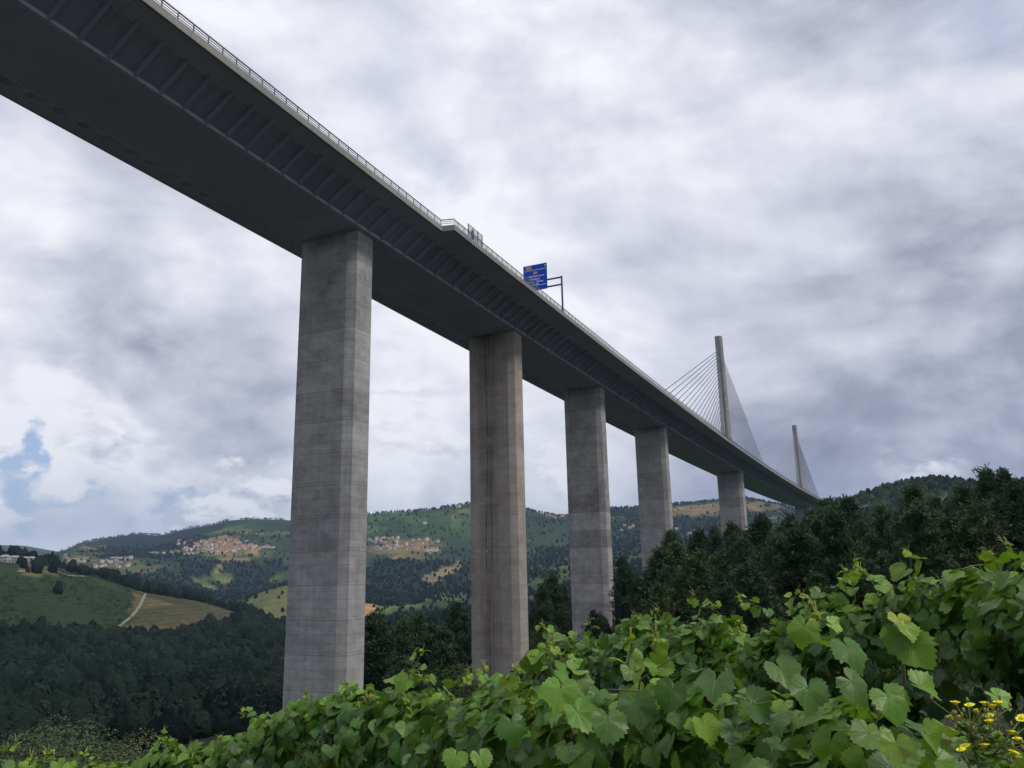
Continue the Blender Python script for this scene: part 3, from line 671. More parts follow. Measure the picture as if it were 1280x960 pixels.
for _ in range(70):
    px = r.uniform(90, 440); d = r.uniform(75, 190); p = spot(px, 900, d)
    h = r.uniform(8, 13); tree('broadleaf_tree', BROADS[r.randrange(3)], p.x, p.y, h, 'dark rounded broadleaf tree on the slope below the first pier', 'tree', 'broadleaf trees on the slope below the first pier', r.uniform(1., 1.3))
for _ in range(45):
    px = r.uniform(130, 350); d = r.uniform(55, 125); p = spot(px, 900, d)
    tree('broadleaf_tree', BROADS[r.randrange(3)], p.x, p.y, r.uniform(6, 9) + d * .03, 'dark rounded broadleaf tree on the slope below the first pier', 'tree', 'broadleaf trees on the slope below the first pier', r.uniform(1.1, 1.5))
tree_to('olive_tree', OLIVES[0], 52, 897, 40, 'pale grey-green feathery tree beside the vine sprigs, the larger one', 'tree', None, 1.)
tree_to('olive_tree', OLIVES[1], 8, 902, 37, 'pale grey-green feathery tree cut off by the photo edge', 'tree', None, 1.)
tree_to('olive_tree', OLIVES[1], 86, 915, 43, 'small grey-green feathery tree leaning out over the dark valley', 'tree', None, .9)

# far woods: stuff, one object of leaf clumps
def wood_cloud(name, X, Y, H, nq, seed, wide=.36, ls=(.2, .36), mat=None):
    r = np.random.default_rng(seed); n = len(X); Z = ground(X, Y)
    d = unit(r.normal(size=(n, nq, 3))); d[..., 2] = np.abs(d[..., 2]) * 1.0 - .25
    lump = 1 + .3 * np.sin(d[..., 0] * 5 + r.random((n, 1)) * 6) * np.cos(d[..., 1] * 4 + r.random((n, 1)) * 6)
    rad = np.stack([H * wide, H * wide, H * .62], -1)[:, None, :] * lump[..., None] * r.uniform(.75, 1.05, (n, nq, 1))
    P = np.stack([X, Y, Z + H * .38], -1)[:, None, :] + d * rad
    N = unit(d + r.normal(size=d.shape) * .2 + [0, 0, .25]); Dn = unit(np.cross(N, r.normal(size=d.shape))); tone = np.repeat(np.clip(.5 + .28 * r.normal(size=n), 0, 1), nq * 4); L = (H[:, None] * r.uniform(*ls, (n, nq)))
    Vv, F = blades(P.reshape(-1, 3), Dn.reshape(-1, 3), L.ravel(), L.ravel() * .85, N.reshape(-1, 3))
    me = npmesh(name, Vv, [F], [mat or M_farwood]); attr(me, 'tone', tone, typ='FLOAT')
    return obj(name, me, kind='stuff', label='dense dark woodland covering the far valley slopes', cat='woodland')
def ico(sub):
    p = (1 + 5 ** .5) / 2; v = [(-1, p, 0), (1, p, 0), (-1, -p, 0), (1, -p, 0), (0, -1, p), (0, 1, p), (0, -1, -p), (0, 1, -p), (p, 0, -1), (p, 0, 1), (-p, 0, -1), (-p, 0, 1)]
    f = [(0, 11, 5), (0, 5, 1), (0, 1, 7), (0, 7, 10), (0, 10, 11), (1, 5, 9), (5, 11, 4), (11, 10, 2), (10, 7, 6), (7, 1, 8), (3, 9, 4), (3, 4, 2), (3, 2, 6), (3, 6, 8), (3, 8, 9), (4, 9, 5), (2, 4, 11), (6, 2, 10), (8, 6, 7), (9, 8, 1)]
    v = [np.array(q) / np.linalg.norm(q) for q in v]
    for _ in range(sub):
        c, g_ = {}, []
        def m(a, b):
            k = (min(a, b), max(a, b))
            if k not in c: q = v[a] + v[b]; v.append(q / np.linalg.norm(q)); c[k] = len(v) - 1
            return c[k]
        for a, b, d in f: x, y, z = m(a, b), m(b, d), m(d, a); g_ += [(a, x, z), (b, y, x), (d, z, y), (x, y, z)]
        f = g_
    return np.array(v), np.array(f)
def wood_crowns(name, X, Y, H, sub, seed, mat=None):
    r = np.random.default_rng(seed); n = len(X); Z = ground(X, Y); U, F = ico(sub); k = len(U)
    ph = r.random((n, 1, 3)) * 6.28; lump = 1 + .16 * np.sin(U[None, :, 0] * 4.1 + ph[..., 0]) * np.sin(U[None, :, 1] * 4.7 + ph[..., 1]) + .12 * np.sin(U[None, :, 2] * 6 + U[None, :, 0] * 5 + ph[..., 2]) + .09 * r.normal(size=(n, k))
    con = r.random((n, 1)) * .5; nar = 1 - con * np.clip(U[None, :, 2], -.3, 1)           # some crowns pointed, some round
    P = np.stack([U[None, :, 0] * nar, U[None, :, 1] * nar, U[None, :, 2] + 0 * nar], -1) * lump[..., None] * np.stack([H * .36, H * .36, H * .6], -1)[:, None, :] + np.stack([X, Y, Z + H * .36], -1)[:, None, :]
    me = npmesh(name, P.reshape(-1, 3), [(F[None] + np.arange(n)[:, None, None] * k).reshape(-1, 3)], [mat or M_canopy], smooth=True)
    attr(me, 'tone', np.repeat(np.clip(.5 + .28 * r.normal(size=n), 0, 1), k), typ='FLOAT')
    return obj(name, me, kind='stuff', label='dense dark woodland covering the far valley slopes', cat='woodland')
t = NT('canopy'); geo = t.n('ShaderNodeNewGeometry'); n1 = t.noise(geo.outputs['Position'], .014, 3.); n2 = t.noise(geo.outputs['Position'], .55, 4., .7)
f = t.math('ADD', t.math('MULTIPLY', n1, .9), t.math('ADD', t.math('MULTIPLY', n2, .5), t.math('MULTIPLY', t.n('ShaderNodeAttribute', {'attribute_name': 'tone'}).outputs['Fac'], .6))); f = t.math('SUBTRACT', f, .6, clamp=True)
M_canopy = t.out(t.bsdf(t.mix(f, (.005, .011, .010), (.023, .038, .025)), .9, .05, t.bump(n2, 1., 1.2)))
wood_g = np.where(np.isfinite(wood), wood, 0)[:-1].reshape(na, nd_)
def wood_at(x, y):
    a = np.degrees(np.arctan2(x, y)); ia = np.clip(np.searchsorted(az, a), 0, na - 1); idd = np.clip(((np.log(np.hypot(x, y)) - math.log(.7)) / (math.log(14800) - math.log(.7)) * (nd_ - 1)).round().astype(int), 0, nd_ - 1)
    return wood_g[ia, idd]
def scatter(n, d0, d1, a0, a1, seed):
    r = np.random.default_rng(seed); d = np.sqrt(r.uniform(d0 * d0, d1 * d1, n)); a = np.radians(r.uniform(a0, a1, n)); x, y = np.sin(a) * d, np.cos(a) * d
    k = r.random(n) < wood_at(x, y); return x[k], y[k]
for i, (n, d0, d1, a0, a1, h0, h1, nq, ls_) in enumerate([(1700, 190, 420, -42, 36, 6, 15, 420, (.06, .11)), (7600, 420, 1050, -42, 8, 5, 16, 130, (.11, .19)), (11000, 1050, 1900, -40, 36, 5, 11, 40, (.2, .34)), (19000, 1900, 3900, -38, 30, 5, 12, 16, (.25, .42))]):
    x, y = scatter(n, d0, d1, a0, a1, 50 + i); h = np.random.default_rng(i).uniform(h0, h1, len(x))
    wood_crowns('woodland', x, y, h, (2, 1, 1, 0)[i], 70 + i)
    if i == 0: wood_cloud('woodland', x, y, h * 1.05, 240, 70, ls=(.06, .11))
    if i == 1: wood_cloud('woodland', x, y, h * 1.05, 42, 171, ls=(.09, .16))
# wooded ridges: the green hill on the right and the tree-lined skylines
r2 = np.random.default_rng(77)
n = 3000; d = r2.uniform(900, 1420, n); a = np.radians(r2.uniform(20, 38, n)); x, y = np.sin(a) * d, np.cos(a) * d
wood_cloud('woodland', x, y, r2.uniform(4, 9, n), 46, 78, ls=(.16, .28), mat=M_hillwood)
xs_, ys_ = [], []
for (x0, y0, x1, y1, dd_, n) in [(75, 690, 130, 672, 4600, 26), (130, 672, 285, 652, 4600, 120), (300, 650, 356, 650, 4600, 40), (455, 645, 590, 632, 3700, 70), (655, 636, 720, 645, 3700, 40), (745, 640, 960, 628, 3700, 60), (0, 698, 62, 708, 985, 60)]:
    for _ in range(n):
        f = r2.random(); X_, Y_, s_ = ray(x0 + (x1 - x0) * f, y0 + (y1 - y0) * f); q = dd_ * r2.uniform(.98, 1.01); xs_.append(X_ * q); ys_.append(Y_ * q)
wood_cloud('woodland', np.array(xs_), np.array(ys_), r2.uniform(8, 15, len(xs_)) * np.where(np.hypot(xs_, ys_) < 2000, .5, 1.), 30, 79)
# bushes over the open slopes of the spur
n = 5200; d = np.sqrt(r2.uniform(520**2, 1080**2, n)); a = np.radians(r2.uniform(-42, -17, n)); x, y = np.sin(a) * d, np.cos(a) * d
k = (wood_at(x, y) > .008) & (fbm(x / 60, y / 60, 91, 3) > -.06); x, y = x[k], y[k]
o = wood_cloud('scrub', x, y, r2.uniform(1.2, 3.0, len(x)), 18, 81, .7, (.3, .5), leaf_mat('scrub_leaf', (.026, .042, .02), (.05, .072, .032), .1, nsc=.02)); o['label'] = 'low bushes scattered over the open green spur'; o['category'] = 'scrub'
# low dark scrub between the vines and the wood
n = 2200; d = np.sqrt(r2.uniform(13**2, 120**2, n)); a = np.radians(r2.uniform(-42, 42, n)); x, y = np.sin(a) * d, np.cos(a) * d
o = wood_cloud('undergrowth', x, y, r2.uniform(.5, 1.5, n) * np.clip(d / 40, .5, 1.3), 320, 80, .8, (.04, .09), M_broad); o['label'] = 'dark low scrub between the vines and the wood'; o['category'] = 'scrub'

# ------------------------------------------------------------------ houses
M_wall = plain('white_render', (.62, .60, .56), .9, .2, var=.08, scale=.5); M_cream = plain('cream_render', (.52, .42, .29), .9, .2, var=.08, scale=.5); M_grey = plain('grey_render', (.33, .32, .32), .9, .2, var=.08, scale=.5)
M_stone = plain('pale_render', (.42, .41, .40), .9, .2); M_tile = plain('roof_tiles', (.30, .12, .065), .9, .2, var=.25, scale=.8); M_grroof = plain('grey_roof', (.3, .3, .3), .8, .2); M_glass = plain('window_dark', (.03, .035, .04), .2, .5)
def house_mesh(name, w, d, h, rh, wall, roof, flat=False):
    mb = MB(); mb.m = 0
    mb.box((0, 0, h / 2 - 2), w, d, h + 4); mb.m = 2
    for sx in (-1, 1):
        for zz in np.arange(1.7, h - .6, 2.8):
            for q in np.arange(-w / 2 + 1.5, w / 2 - 1, 2.6): mb.box((q, sx * d / 2, zz), 1.0, .08, 1.2)
    mb.m = 1; e = .5
    if flat: mb.box((0, 0, h + .2), w + .4, d + .4, .4)
    else:
        W_, D_ = w / 2 + e, d / 2 + e
        A = [(-W_, -D_, h - .1), (W_, -D_, h - .1), (W_, D_, h - .1), (-W_, D_, h - .1), (-W_ + d * .3, 0, h + rh), (W_ - d * .3, 0, h + rh)]
        n = len(mb.V); mb.V += A
        for f in ((0, 1, 5, 4), (2, 3, 4, 5), (1, 2, 5), (3, 0, 4), (3, 2, 1, 0)): mb.F.append(tuple(n + i for i in f)); mb.M.append(1)
    return mb.mesh(name, wall, roof, M_glass)
HM = {'white house with a terracotta roof': house_mesh('house', 11, 9, 6.2, 2.4, M_wall, M_tile), 'cream house with a terracotta roof': house_mesh('house', 12, 10, 6, 2.6, M_cream, M_tile),
      'grey house with a grey roof': house_mesh('house', 12, 9, 5.5, 2., M_grey, M_grroof), 'tall white house with a terracotta roof': house_mesh('house', 10, 10, 9, 2.6, M_wall, M_tile), 'long white flat-roofed building': house_mesh('house', 34, 12, 6, 0, M_wall, M_grroof, True)}
HK = list(HM)
def house(px, py, d0, d1, kind, where, grp, sc=1., rz=None):
    x, y = hit(px, py, d0, d1); o = obj('house', HM[kind], label=kind + ' ' + where, cat='house', group=grp, loc=(x, y, gz(x, y)))
    o.rotation_euler = (0, 0, (r.uniform(-.6, .6) if rz is None else rz)); o.scale = (sc,) * 3; return o
r = random.Random(12)
for _ in range(84):                     # hillside village left of the first pier
    px = r.triangular(215, 338, 292); py = 690 - (px - 215) * .02 + r.uniform(-13, 2) * (1 if px < 310 else .5)
    house(px, py, 2500, 4700, HK[r.choices(range(4), (5, 4, 1, 3))[0]], 'in the ochre hillside village left of the piers', 'houses of the ochre hillside village', r.uniform(.8, 1.35))
for px, py in ((190, 692), (200, 692), (236, 693), (330, 685), (338, 685)): house(px, py, 2500, 4700, HK[4], 'at the edge of the ochre hillside village', 'long buildings at the village edge', 1., r.uniform(-.2, .2))
for _ in range(56):                     # village between the first and second piers
    px = r.triangular(458, 556, 480); py = r.uniform(672, 688) + (px > 520) * r.uniform(0, 6)
    house(px, py, 1900, 3650, HK[r.choices(range(4), (5, 2, 3, 3))[0]], 'in the village between the first two piers', 'houses of the village between the first two piers', r.uniform(.7, 1.15))
house(541, 689, 1900, 3650, HK[4], 'below the village seen between the first two piers', None, 1., .1)
house(531, 655, 2300, 3750, HK[0], 'alone on the green slope above the village', None, 1.3)
house(573, 634, 3000, 3750, HK[0], 'alone on the skyline left of the stained pier', None, 1.6)
house(703, 643, 2300, 3800, HK[1], 'on the skyline behind the third pier', 'houses on the skyline behind the third pier', 1.5); house(709, 641, 2300, 3800, HK[1], 'on the skyline behind the third pier', 'houses on the skyline behind the third pier', 1.6)
for _ in range(30):                     # valley village far left
    px = r.uniform(82, 165); py = np.interp(px, [82, 120, 165], [696, 706, 702]) + r.uniform(-4, 6)
    house(px, py, 1900, 4000, HK[r.choices(range(4), (6, 1, 2, 3))[0]], 'in the valley village behind the spur', 'houses of the valley village behind the spur', r.uniform(.7, 1.1))
for px in (140, 150, 160): house(px, 698, 1900, 4000, HK[4], 'in the valley village behind the spur', 'long buildings of the valley village', .9, 0.)
for px, py, k_, tx in ((6, 702, 0, 'at the photo edge atop the green spur'), (18, 703, 3, 'second along the top of the green spur'), (29, 704, 2, 'between two white ones on the green spur'), (38, 704, 0, 'near the dark tree on the green spur')):
    x, y = hit(px, py, 600, 1100); b = obj('house', None, label=('pale', 'taller pale', 'grey', 'pale')[(0, 1, 2, 0)[(0, 3, 2).index(k_)] if k_ in (0, 3, 2) else 0] + ' house with a grey roof ' + tx, cat='house', group='houses on top of the green spur', loc=(x, y, gz(x, y))); b.scale = (.8,) * 3
    wm = [M_stone, M_stone, M_grey, M_stone][k_ if k_ < 4 else 0]
    mb = MB(); mb.box((0, 0, 1.5), 11, 9, 9); obj('wall', mb.mesh('wall', wm), b)
    mb = MB(); A = [(-6, -5, 5.99), (6, -5, 5.99), (6, 5, 5.99), (-6, 5, 5.99), (-3, 0, 8.4), (3, 0, 8.4)]; mb.V += A; mb.F += [(0, 1, 5, 4), (2, 3, 4, 5), (1, 2, 5), (3, 0, 4), (3, 2, 1, 0)]; obj('roof', mb.mesh('roof', M_grroof), b)
    for q in (-3.4, 0, 3.4):
        for zz in (1.6, 4.4): mb = MB(); mb.box((q, -4.52, zz), 1.2, .1, 1.3); obj('window', mb.mesh('window', M_glass), b)
for _ in range(9):
    house(r.uniform(745, 800), r.uniform(655, 664), 2000, 3700, HK[r.choices(range(4), (5, 2, 2, 3))[0]], 'on the slope between third and fourth piers', 'houses between the third and fourth piers', r.uniform(.7, 1.))
for px, py in ((862, 668), (846, 662), (1005, 668), (985, 660), (960, 655)): house(px, py, 1500, 3700, HK[0], 'on the slope under the cable-stayed span', 'houses under the cable-stayed span', 1.)
x, y = hit(869, 629, 2500, 3750); mb = MB(); mb.tube([(0, 0, -1), (0, 0, 44)], [1.3, .6], 8); obj('mast', mb.mesh('mast', M_wall), label='thin white mast on the bare orange hill beyond the fourth pier', cat='mast', loc=(x, y, gz(x, y)))

# ------------------------------------------------------------------ grape vines
def vine_mat():
    t = NT('vine_leaf'); at = t.n('ShaderNodeAttribute', {'attribute_name': 'tint'}).outputs['Color']
    uv = t.n('ShaderNodeAttribute', {'attribute_name': 'blade'}).outputs['Vector']; sp = t.n('ShaderNodeSeparateXYZ', None, Vector=uv); u, v = sp.outputs[0], sp.outputs[1]
    vein = None
    for a in (0, 48, -48, 100, -100):
        sx, cx = math.sin(R(a)), math.cos(R(a))
        al = t.math('ADD', t.math('MULTIPLY', u, sx), t.math('MULTIPLY', v, cx)); ac = t.math('ABSOLUTE', t.math('SUBTRACT', t.math('MULTIPLY', u, cx), t.math('MULTIPLY', v, sx)))
        w = t.math('MULTIPLY', t.math('SUBTRACT', 1., t.math('DIVIDE', ac, .022), clamp=True), t.math('GREATER_THAN', al, 0.))
        s2 = t.math('FRACT', t.math('MULTIPLY', t.math('SUBTRACT', al, t.math('MULTIPLY', ac, .8)), 5.5)); s2 = t.math('MULTIPLY', t.math('LESS_THAN', s2, .12), t.math('LESS_THAN', ac, .26)); s2 = t.math('MULTIPLY', s2, t.math('GREATER_THAN', al, .08))
        w = t.math('MAXIMUM', w, t.math('MULTIPLY', s2, .35)); vein = w if vein is None else t.math('MAXIMUM', vein, w)
    geo = t.n('ShaderNodeNewGeometry'); n = t.noise(geo.outputs['Position'], 28., 4., .6)
    c = t.mix(n, t.mix(1., at, (.72, .75, .7), 'MULTIPLY'), t.mix(1., at, (1.28, 1.22, 1.2), 'MULTIPLY'))
    c = t.mix(t.math('MULTIPLY', vein, .3), c, t.mix(.45, c, (.16, .24, .07)))
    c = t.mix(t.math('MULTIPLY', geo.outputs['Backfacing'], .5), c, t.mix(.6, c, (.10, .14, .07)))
    s = t.bsdf(c, .44, .42, t.bump(t.math('ADD', t.math('MULTIPLY', vein, -.6), n), .45, .006))
    tr = t.n('ShaderNodeBsdfTranslucent'); t.set(tr.inputs[0], t.mix(1., c, (2.1, 2.0, .7), 'MULTIPLY'))
    mx = t.n('ShaderNodeMixShader', None, i0=.26); t.set(mx.inputs[1], s); t.set(mx.inputs[2], tr.outputs[0]); return t.out(mx.outputs[0])
M_vine = vine_mat(); M_cane = plain('vine_cane', (.12, .14, .05), .7, .3, scale=12.); M_wood = plain('old_wood', (.09, .07, .05), .95, .1, scale=8.); M_tip = plain('young_tip', (.30, .30, .08), .6, .3, scale=20.)
# one leaf: petiole at the origin, tip along +y, face up +z
th = np.radians(np.linspace(-168, 168, 45))
ctrl = [(0, 1.0), (16, .88), (36, .70), (52, .86), (64, .90), (84, .72), (102, .66), (122, .70), (142, .66), (158, .50), (168, .30)]
def leaf_shape(seed, lobed=1.):
    r = np.random.default_rng(seed); ca, cr = zip(*ctrl); cr = np.array(cr); cr = cr * lobed + (1 - lobed) * np.interp(ca, [0, 60, 120, 168], [.93, .86, .70, .34])
    rad = np.interp(np.degrees(np.abs(th)), ca, cr) * (1 + .05 * (np.arange(45) % 2 - .5) * 2) * (1 + .03 * r.normal(size=45))
    O = np.c_[np.sin(th) * rad, np.cos(th) * rad]; Vs = [[0, 0]] + list(O * .33) + list(O * .68) + list(O); Vs = np.array(Vs)
    rr_ = np.hypot(Vs[:, 0], Vs[:, 1]); ang = np.arctan2(Vs[:, 0], Vs[:, 1])
    cup, fold, droop, wav = r.uniform(-.25, .3), r.uniform(0, .45), r.uniform(.1, .55), r.uniform(.04, .10)
    z = -droop * np.clip(Vs[:, 1], -.2, 1) ** 2 * .8 + fold * np.abs(Vs[:, 0]) * .6 - cup * rr_ ** 2 + wav * .35 * rr_ * np.cos(ang * 7.2 + r.random()) + .07 * rr_ * np.sin(ang * 2.3 + r.random() * 6) + .06 * rr_ ** 2 * np.sin(ang * 4 + r.random() * 6)
    F = [(0, 1 + j, 2 + j) for j in range(44)]
    Q = [(1 + k * 45 + j, 46 + k * 45 + j, 47 + k * 45 + j, 2 + k * 45 + j) for k in range(2) for j in range(44)]
    return np.c_[Vs, z], np.array(F)[:, ::-1], np.array(Q)[:, ::-1] * 1, Vs
SHAPES = [leaf_shape(s, l) for s, l in ((1, 1.), (2, .6), (3, .85), (4, .35), (5, 1.1), (6, .5), (7, .75), (8, .2))]
class Leaves:
    def __init__(s): s.P = []; s.N = []; s.T = []; s.S = []; s.C = []
    def add(s, p, n, t, size, col): s.P.append(p); s.N.append(n); s.T.append(t); s.S.append(size); s.C.append(col)
    def mesh(s, name, seed=0):
        r = np.random.default_rng(seed); P, N, T, Sz, Cc = (np.array(a, float) for a in (s.P, s.N, s.T, s.S, s.C))
        N = unit(N); T = unit(T - (T * N).sum(1)[:, None] * N); X = np.cross(T, N)
        k = r.integers(0, len(SHAPES), len(P)); Vall, F3, F4, UV, COL = [], [], [], [], []; off = 0
        for q, (Vs, f3, f4, uv) in enumerate(SHAPES):
            m = np.nonzero(k == q)[0]
            if not len(m): continue
            sc = Sz[m][:, None, None]; asp = r.uniform(.9, 1.12, len(m))[:, None, None]
            W_ = P[m][:, None, :] + sc * (Vs[None, :, :1] * asp * X[m][:, None, :] + Vs[None, :, 1:2] * T[m][:, None, :] + Vs[None, :, 2:] * N[m][:, None, :])
            nv = len(Vs); base = off + np.arange(len(m))[:, None, None] * nv
            Vall.append(W_.reshape(-1, 3)); F3.append((f3[None] + base).reshape(-1, 3)); F4.append((f4[None] + base).reshape(-1, 4)); UV.append(np.tile(uv, (len(m), 1))); COL.append(np.repeat(Cc[m], nv, 0)); off += nv * len(m)
        me = npmesh(name, np.concatenate(Vall), [np.concatenate(F3), np.concatenate(F4)], [M_vine], smooth=True)
        attr(me, 'tint', np.concatenate(COL)); attr(me, 'blade', np.concatenate(UV), typ='FLOAT2'); return me
OLD, MID, YOUNG, YEL = np.array([.023, .068, .016]), np.array([.066, .154, .018]), np.array([.17, .31, .028]), np.array([.33, .40, .03])
def tint(a):
    a = float(np.clip(a, 0, 1.4)); c = OLD * (1 - a / .4) + MID * (a / .4) if a < .4 else MID * (1 - (a - .4) / .6) + YOUNG * ((a - .4) / .6) if a < 1 else YOUNG * (1 - (a - 1) / .4) + YEL * ((a - 1) / .4)
    return c * random.uniform(.82, 1.2) * np.array([random.uniform(.85, 1.2), 1, random.uniform(.8, 1.25)])
KEEP = np.array(spot(1232, 905, 1.40))          # air left free for the wildflower
class Row:
    """a hedge of vine leaves along a polyline of crest points"""
    def __init__(s, pts, w, depth, seed):
        P = np.array(pts, float); s.r = np.random.default_rng(seed); L = np.r_[0, np.cumsum(np.linalg.norm(np.diff(P[:, :2], axis=0), axis=1))]
        s.len = L[-1]; s.P = P; s.L = L; s.w = w; s.depth = depth; s.seed = seed; s.lv = Leaves(); s.canes = []; s.shoots = []
    def at(s, q): return np.array([np.interp(q, s.L, s.P[:, k]) for k in range(3)])
    def dirn(s, q): a, b = s.at(max(0, q - .3)), s.at(min(s.len, q + .3)); d = b - a; d[2] = 0; return d / np.linalg.norm(d)
    def fill(s, n, smin, smax, front=.68, open_from=9e9):
        r = s.r
        for _ in range(n):
            q = r.random() * s.len; c = s.at(q); d = s.dirn(q); side = np.array([-d[1], d[0], 0.])
            if np.dot(side, -c) < 0: side = -side               # side towards the path the photo was taken from
            sg = 1 if r.random() < front else -1; t_ = s.depth * r.random() ** 1.8
            bul = fbm(np.array([q * 2.3]), np.array([t_ * 2.5 + sg * 9]), s.seed, 3)[0]
            o_ = s.w * (1 - math.exp(-(t_ + .02) / .16)) * (1 + 1.1 * bul); o_ *= (1 - .55 * r.random() ** 2.2) * (1.12 - .42 * min(1, t_ / .7))
            if q > open_from and t_ > .36 and r.random() < .7: continue            # canopy hanging over open shade
            if t_ > .18 and bul < -.10 and r.random() < .6: continue
            topn = fbm(np.array([q * 3.1]), np.array([.5]), s.seed + 5, 3)[0] * .22
            p = c + side * sg * o_ + np.array([0, 0, topn - t_]) + r.normal(size=3) * .03
            if np.linalg.norm(p - KEEP) < .30 or np.linalg.norm(p) < .9: continue
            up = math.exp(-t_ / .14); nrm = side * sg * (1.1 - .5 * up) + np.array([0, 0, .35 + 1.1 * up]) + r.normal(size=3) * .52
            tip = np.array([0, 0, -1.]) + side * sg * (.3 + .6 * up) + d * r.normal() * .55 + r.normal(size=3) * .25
            leaf_tone = .22 + .6 * up * r.random() + .25 * (r.random() ** 3) - .22 * min(1, t_ / .45)  # younger towards the crest; shade low in the hedge painted in with depth
            s.lv.add(p, nrm, tip, r.uniform(smin, smax) * (1 - .25 * up), tint(leaf_tone))
    def shoot(s, p, d, length, n, size, young=.9):
        r = s.r; cane = MB(); lv = Leaves(); s.shoots.append((cane, lv)); p = np.array(p, float); d = unit(np.array(d, float)); pts = [p.copy()]; k = max(n, 3)
        for i in range(k):
            d = unit(d + r.normal(size=3) * .16 + [0, 0, -.05]); p = p + d * length / k; pts.append(p.copy()); f = (i + 1) / k
            sd = unit(np.cross(d, r.normal(size=3))) * (1 if i % 2 else -1); pe = p + sd * size * .5
            cane.tube([p, (p + pe) / 2 + [0, 0, .006], pe], .0016, 4)
            lv.add(pe, sd * .5 + r.normal(size=3) * .5 + [0, -.35, .55], sd + [0, 0, -.45] + r.normal(size=3) * .2, size * (1 - .62 * f) * r.uniform(.85, 1.15), tint(young * (.55 + .6 * f)))
        cane.tube(pts, list(np.linspace(.0035, .0015, len(pts))), 5)
        for _ in range(3):                                    # curling tip and tendrils
            e = pts[-1]; dd_ = unit(d + r.normal(size=3) * .6); T = [e + dd_ * a * .05 + np.array([0, 0, .012 * math.sin(a * 3)]) for a in np.linspace(0, 1, 5)]
            cane.m = 1; cane.tube(T, list(np.linspace(.0022, .0008, 5)), 4)
        for _ in range(4): lv.add(pts[-1] + r.normal(size=3) * .008, r.normal(size=3) + [0, 0, .6], r.normal(size=3) + d, size * .22, tint(1.2))
    def trellis(s, every=2.2):
        r = s.r
        for q in np.arange(.6, s.len, every):
            c = s.at(q); g = gz(c[0], c[1]); x = c[:2]
            yield [np.array([*x, g - .1]), np.array([x[0] + r.normal() * .05, x[1], (g + c[2]) / 2]), np.array([x[0] + r.normal() * .05, x[1] + r.normal() * .05, c[2] - .25])]
def spots(l): return [tuple(spot(*p)) for p in l]
def build_row(row, label, name='grape_vine'):
    root = obj(name, None, label=label, cat='grapevine', group='grapevines in the foreground', loc=(0, 0, 0))
    obj('foliage', row.lv.mesh('foliage', row.seed), root)
    for pts, rad in row.canes: cm = MB(); cm.tube(pts, rad, 6); obj('cane', cm.mesh('cane', M_cane, smooth=True), root)
    for k, (cane, lv) in enumerate(row.shoots):
        sh = obj('shoot', cane.mesh('shoot', M_cane, M_tip, smooth=True), root); obj('leaves', lv.mesh('leaves', row.seed + k), sh)
    for pts in row.trellis():
        mb = MB(); mb.tube(pts, [.035, .026, .018], 7); obj('stem', mb.mesh('stem', M_wood, smooth=True), root)
    return root
# row further back, from beside the path on the right to the third pier
B = Row(spots([(1420, 700, 3.4), (1330, 702, 3.8), (1280, 716, 4.0), (1235, 716, 4.2), (1180, 718, 4.35), (1130, 724, 4.5), (1080, 752, 4.7), (1040, 757, 4.9), (1000, 768, 5.05), (960, 778, 5.2), (925, 806, 5.4), (895, 775, 5.5), (860, 782, 5.7), (820, 786, 5.9), (770, 796, 6.1), (715, 803, 6.4), (680, 822, 6.7)]) + [(-.5, 7.9, -1.35), (-1.7, 9.4, -2.0)], .36, 1.55, 3)
B.P[:-6, 2] -= .05; B.fill(8200, .052, .082, .74, 2.9)
for px, py, d, ln, n_, sz in [(1036, 752, 4.8, .22, 5, .06), (1070, 752, 4.7, .22, 4, .06), (1058, 740, 4.6, .1, 3, .06), (1095, 742, 4.5, .14, 4, .075), (1200, 712, 4.2, .2, 6, .07), (1140, 722, 4.3, .12, 4, .08), (1250, 716, 4.1, .1, 3, .07), (1275, 712, 4., .12, 4, .07), (962, 772, 5.1, .2, 5, .06), (985, 765, 5., .12, 4, .065), (880, 770, 5.4, .13, 4, .07), (905, 772, 5.4, .1, 4, .07), (830, 780, 5.7, .1, 4, .07), (800, 786, 5.8, .1, 4, .07), (740, 796, 6.1, .12, 4, .07), (690, 805, 6.3, .16, 4, .075), (925, 800, 5.3, .1, 4, .06), (1010, 766, 4.9, .1, 4, .06)]:
    B.shoot(spot(px, py, d), (random.gauss(0, .35) + (.9 if px == 1200 else 0), random.gauss(0, .2), 1 if px != 1200 else .45), ln, n_, sz)
for _ in range(46):
    q = B.r.random() * B.len; c = B.at(q); B.shoot(c + [0, -.1, -.06], (B.r.normal() * .6, -.4 + B.r.normal() * .3, .6), B.r.uniform(.08, .16), 4, .065, B.r.uniform(.7, 1.))
build_row(B, 'further row of leafy grapevine, its crest against the dark pine wood')
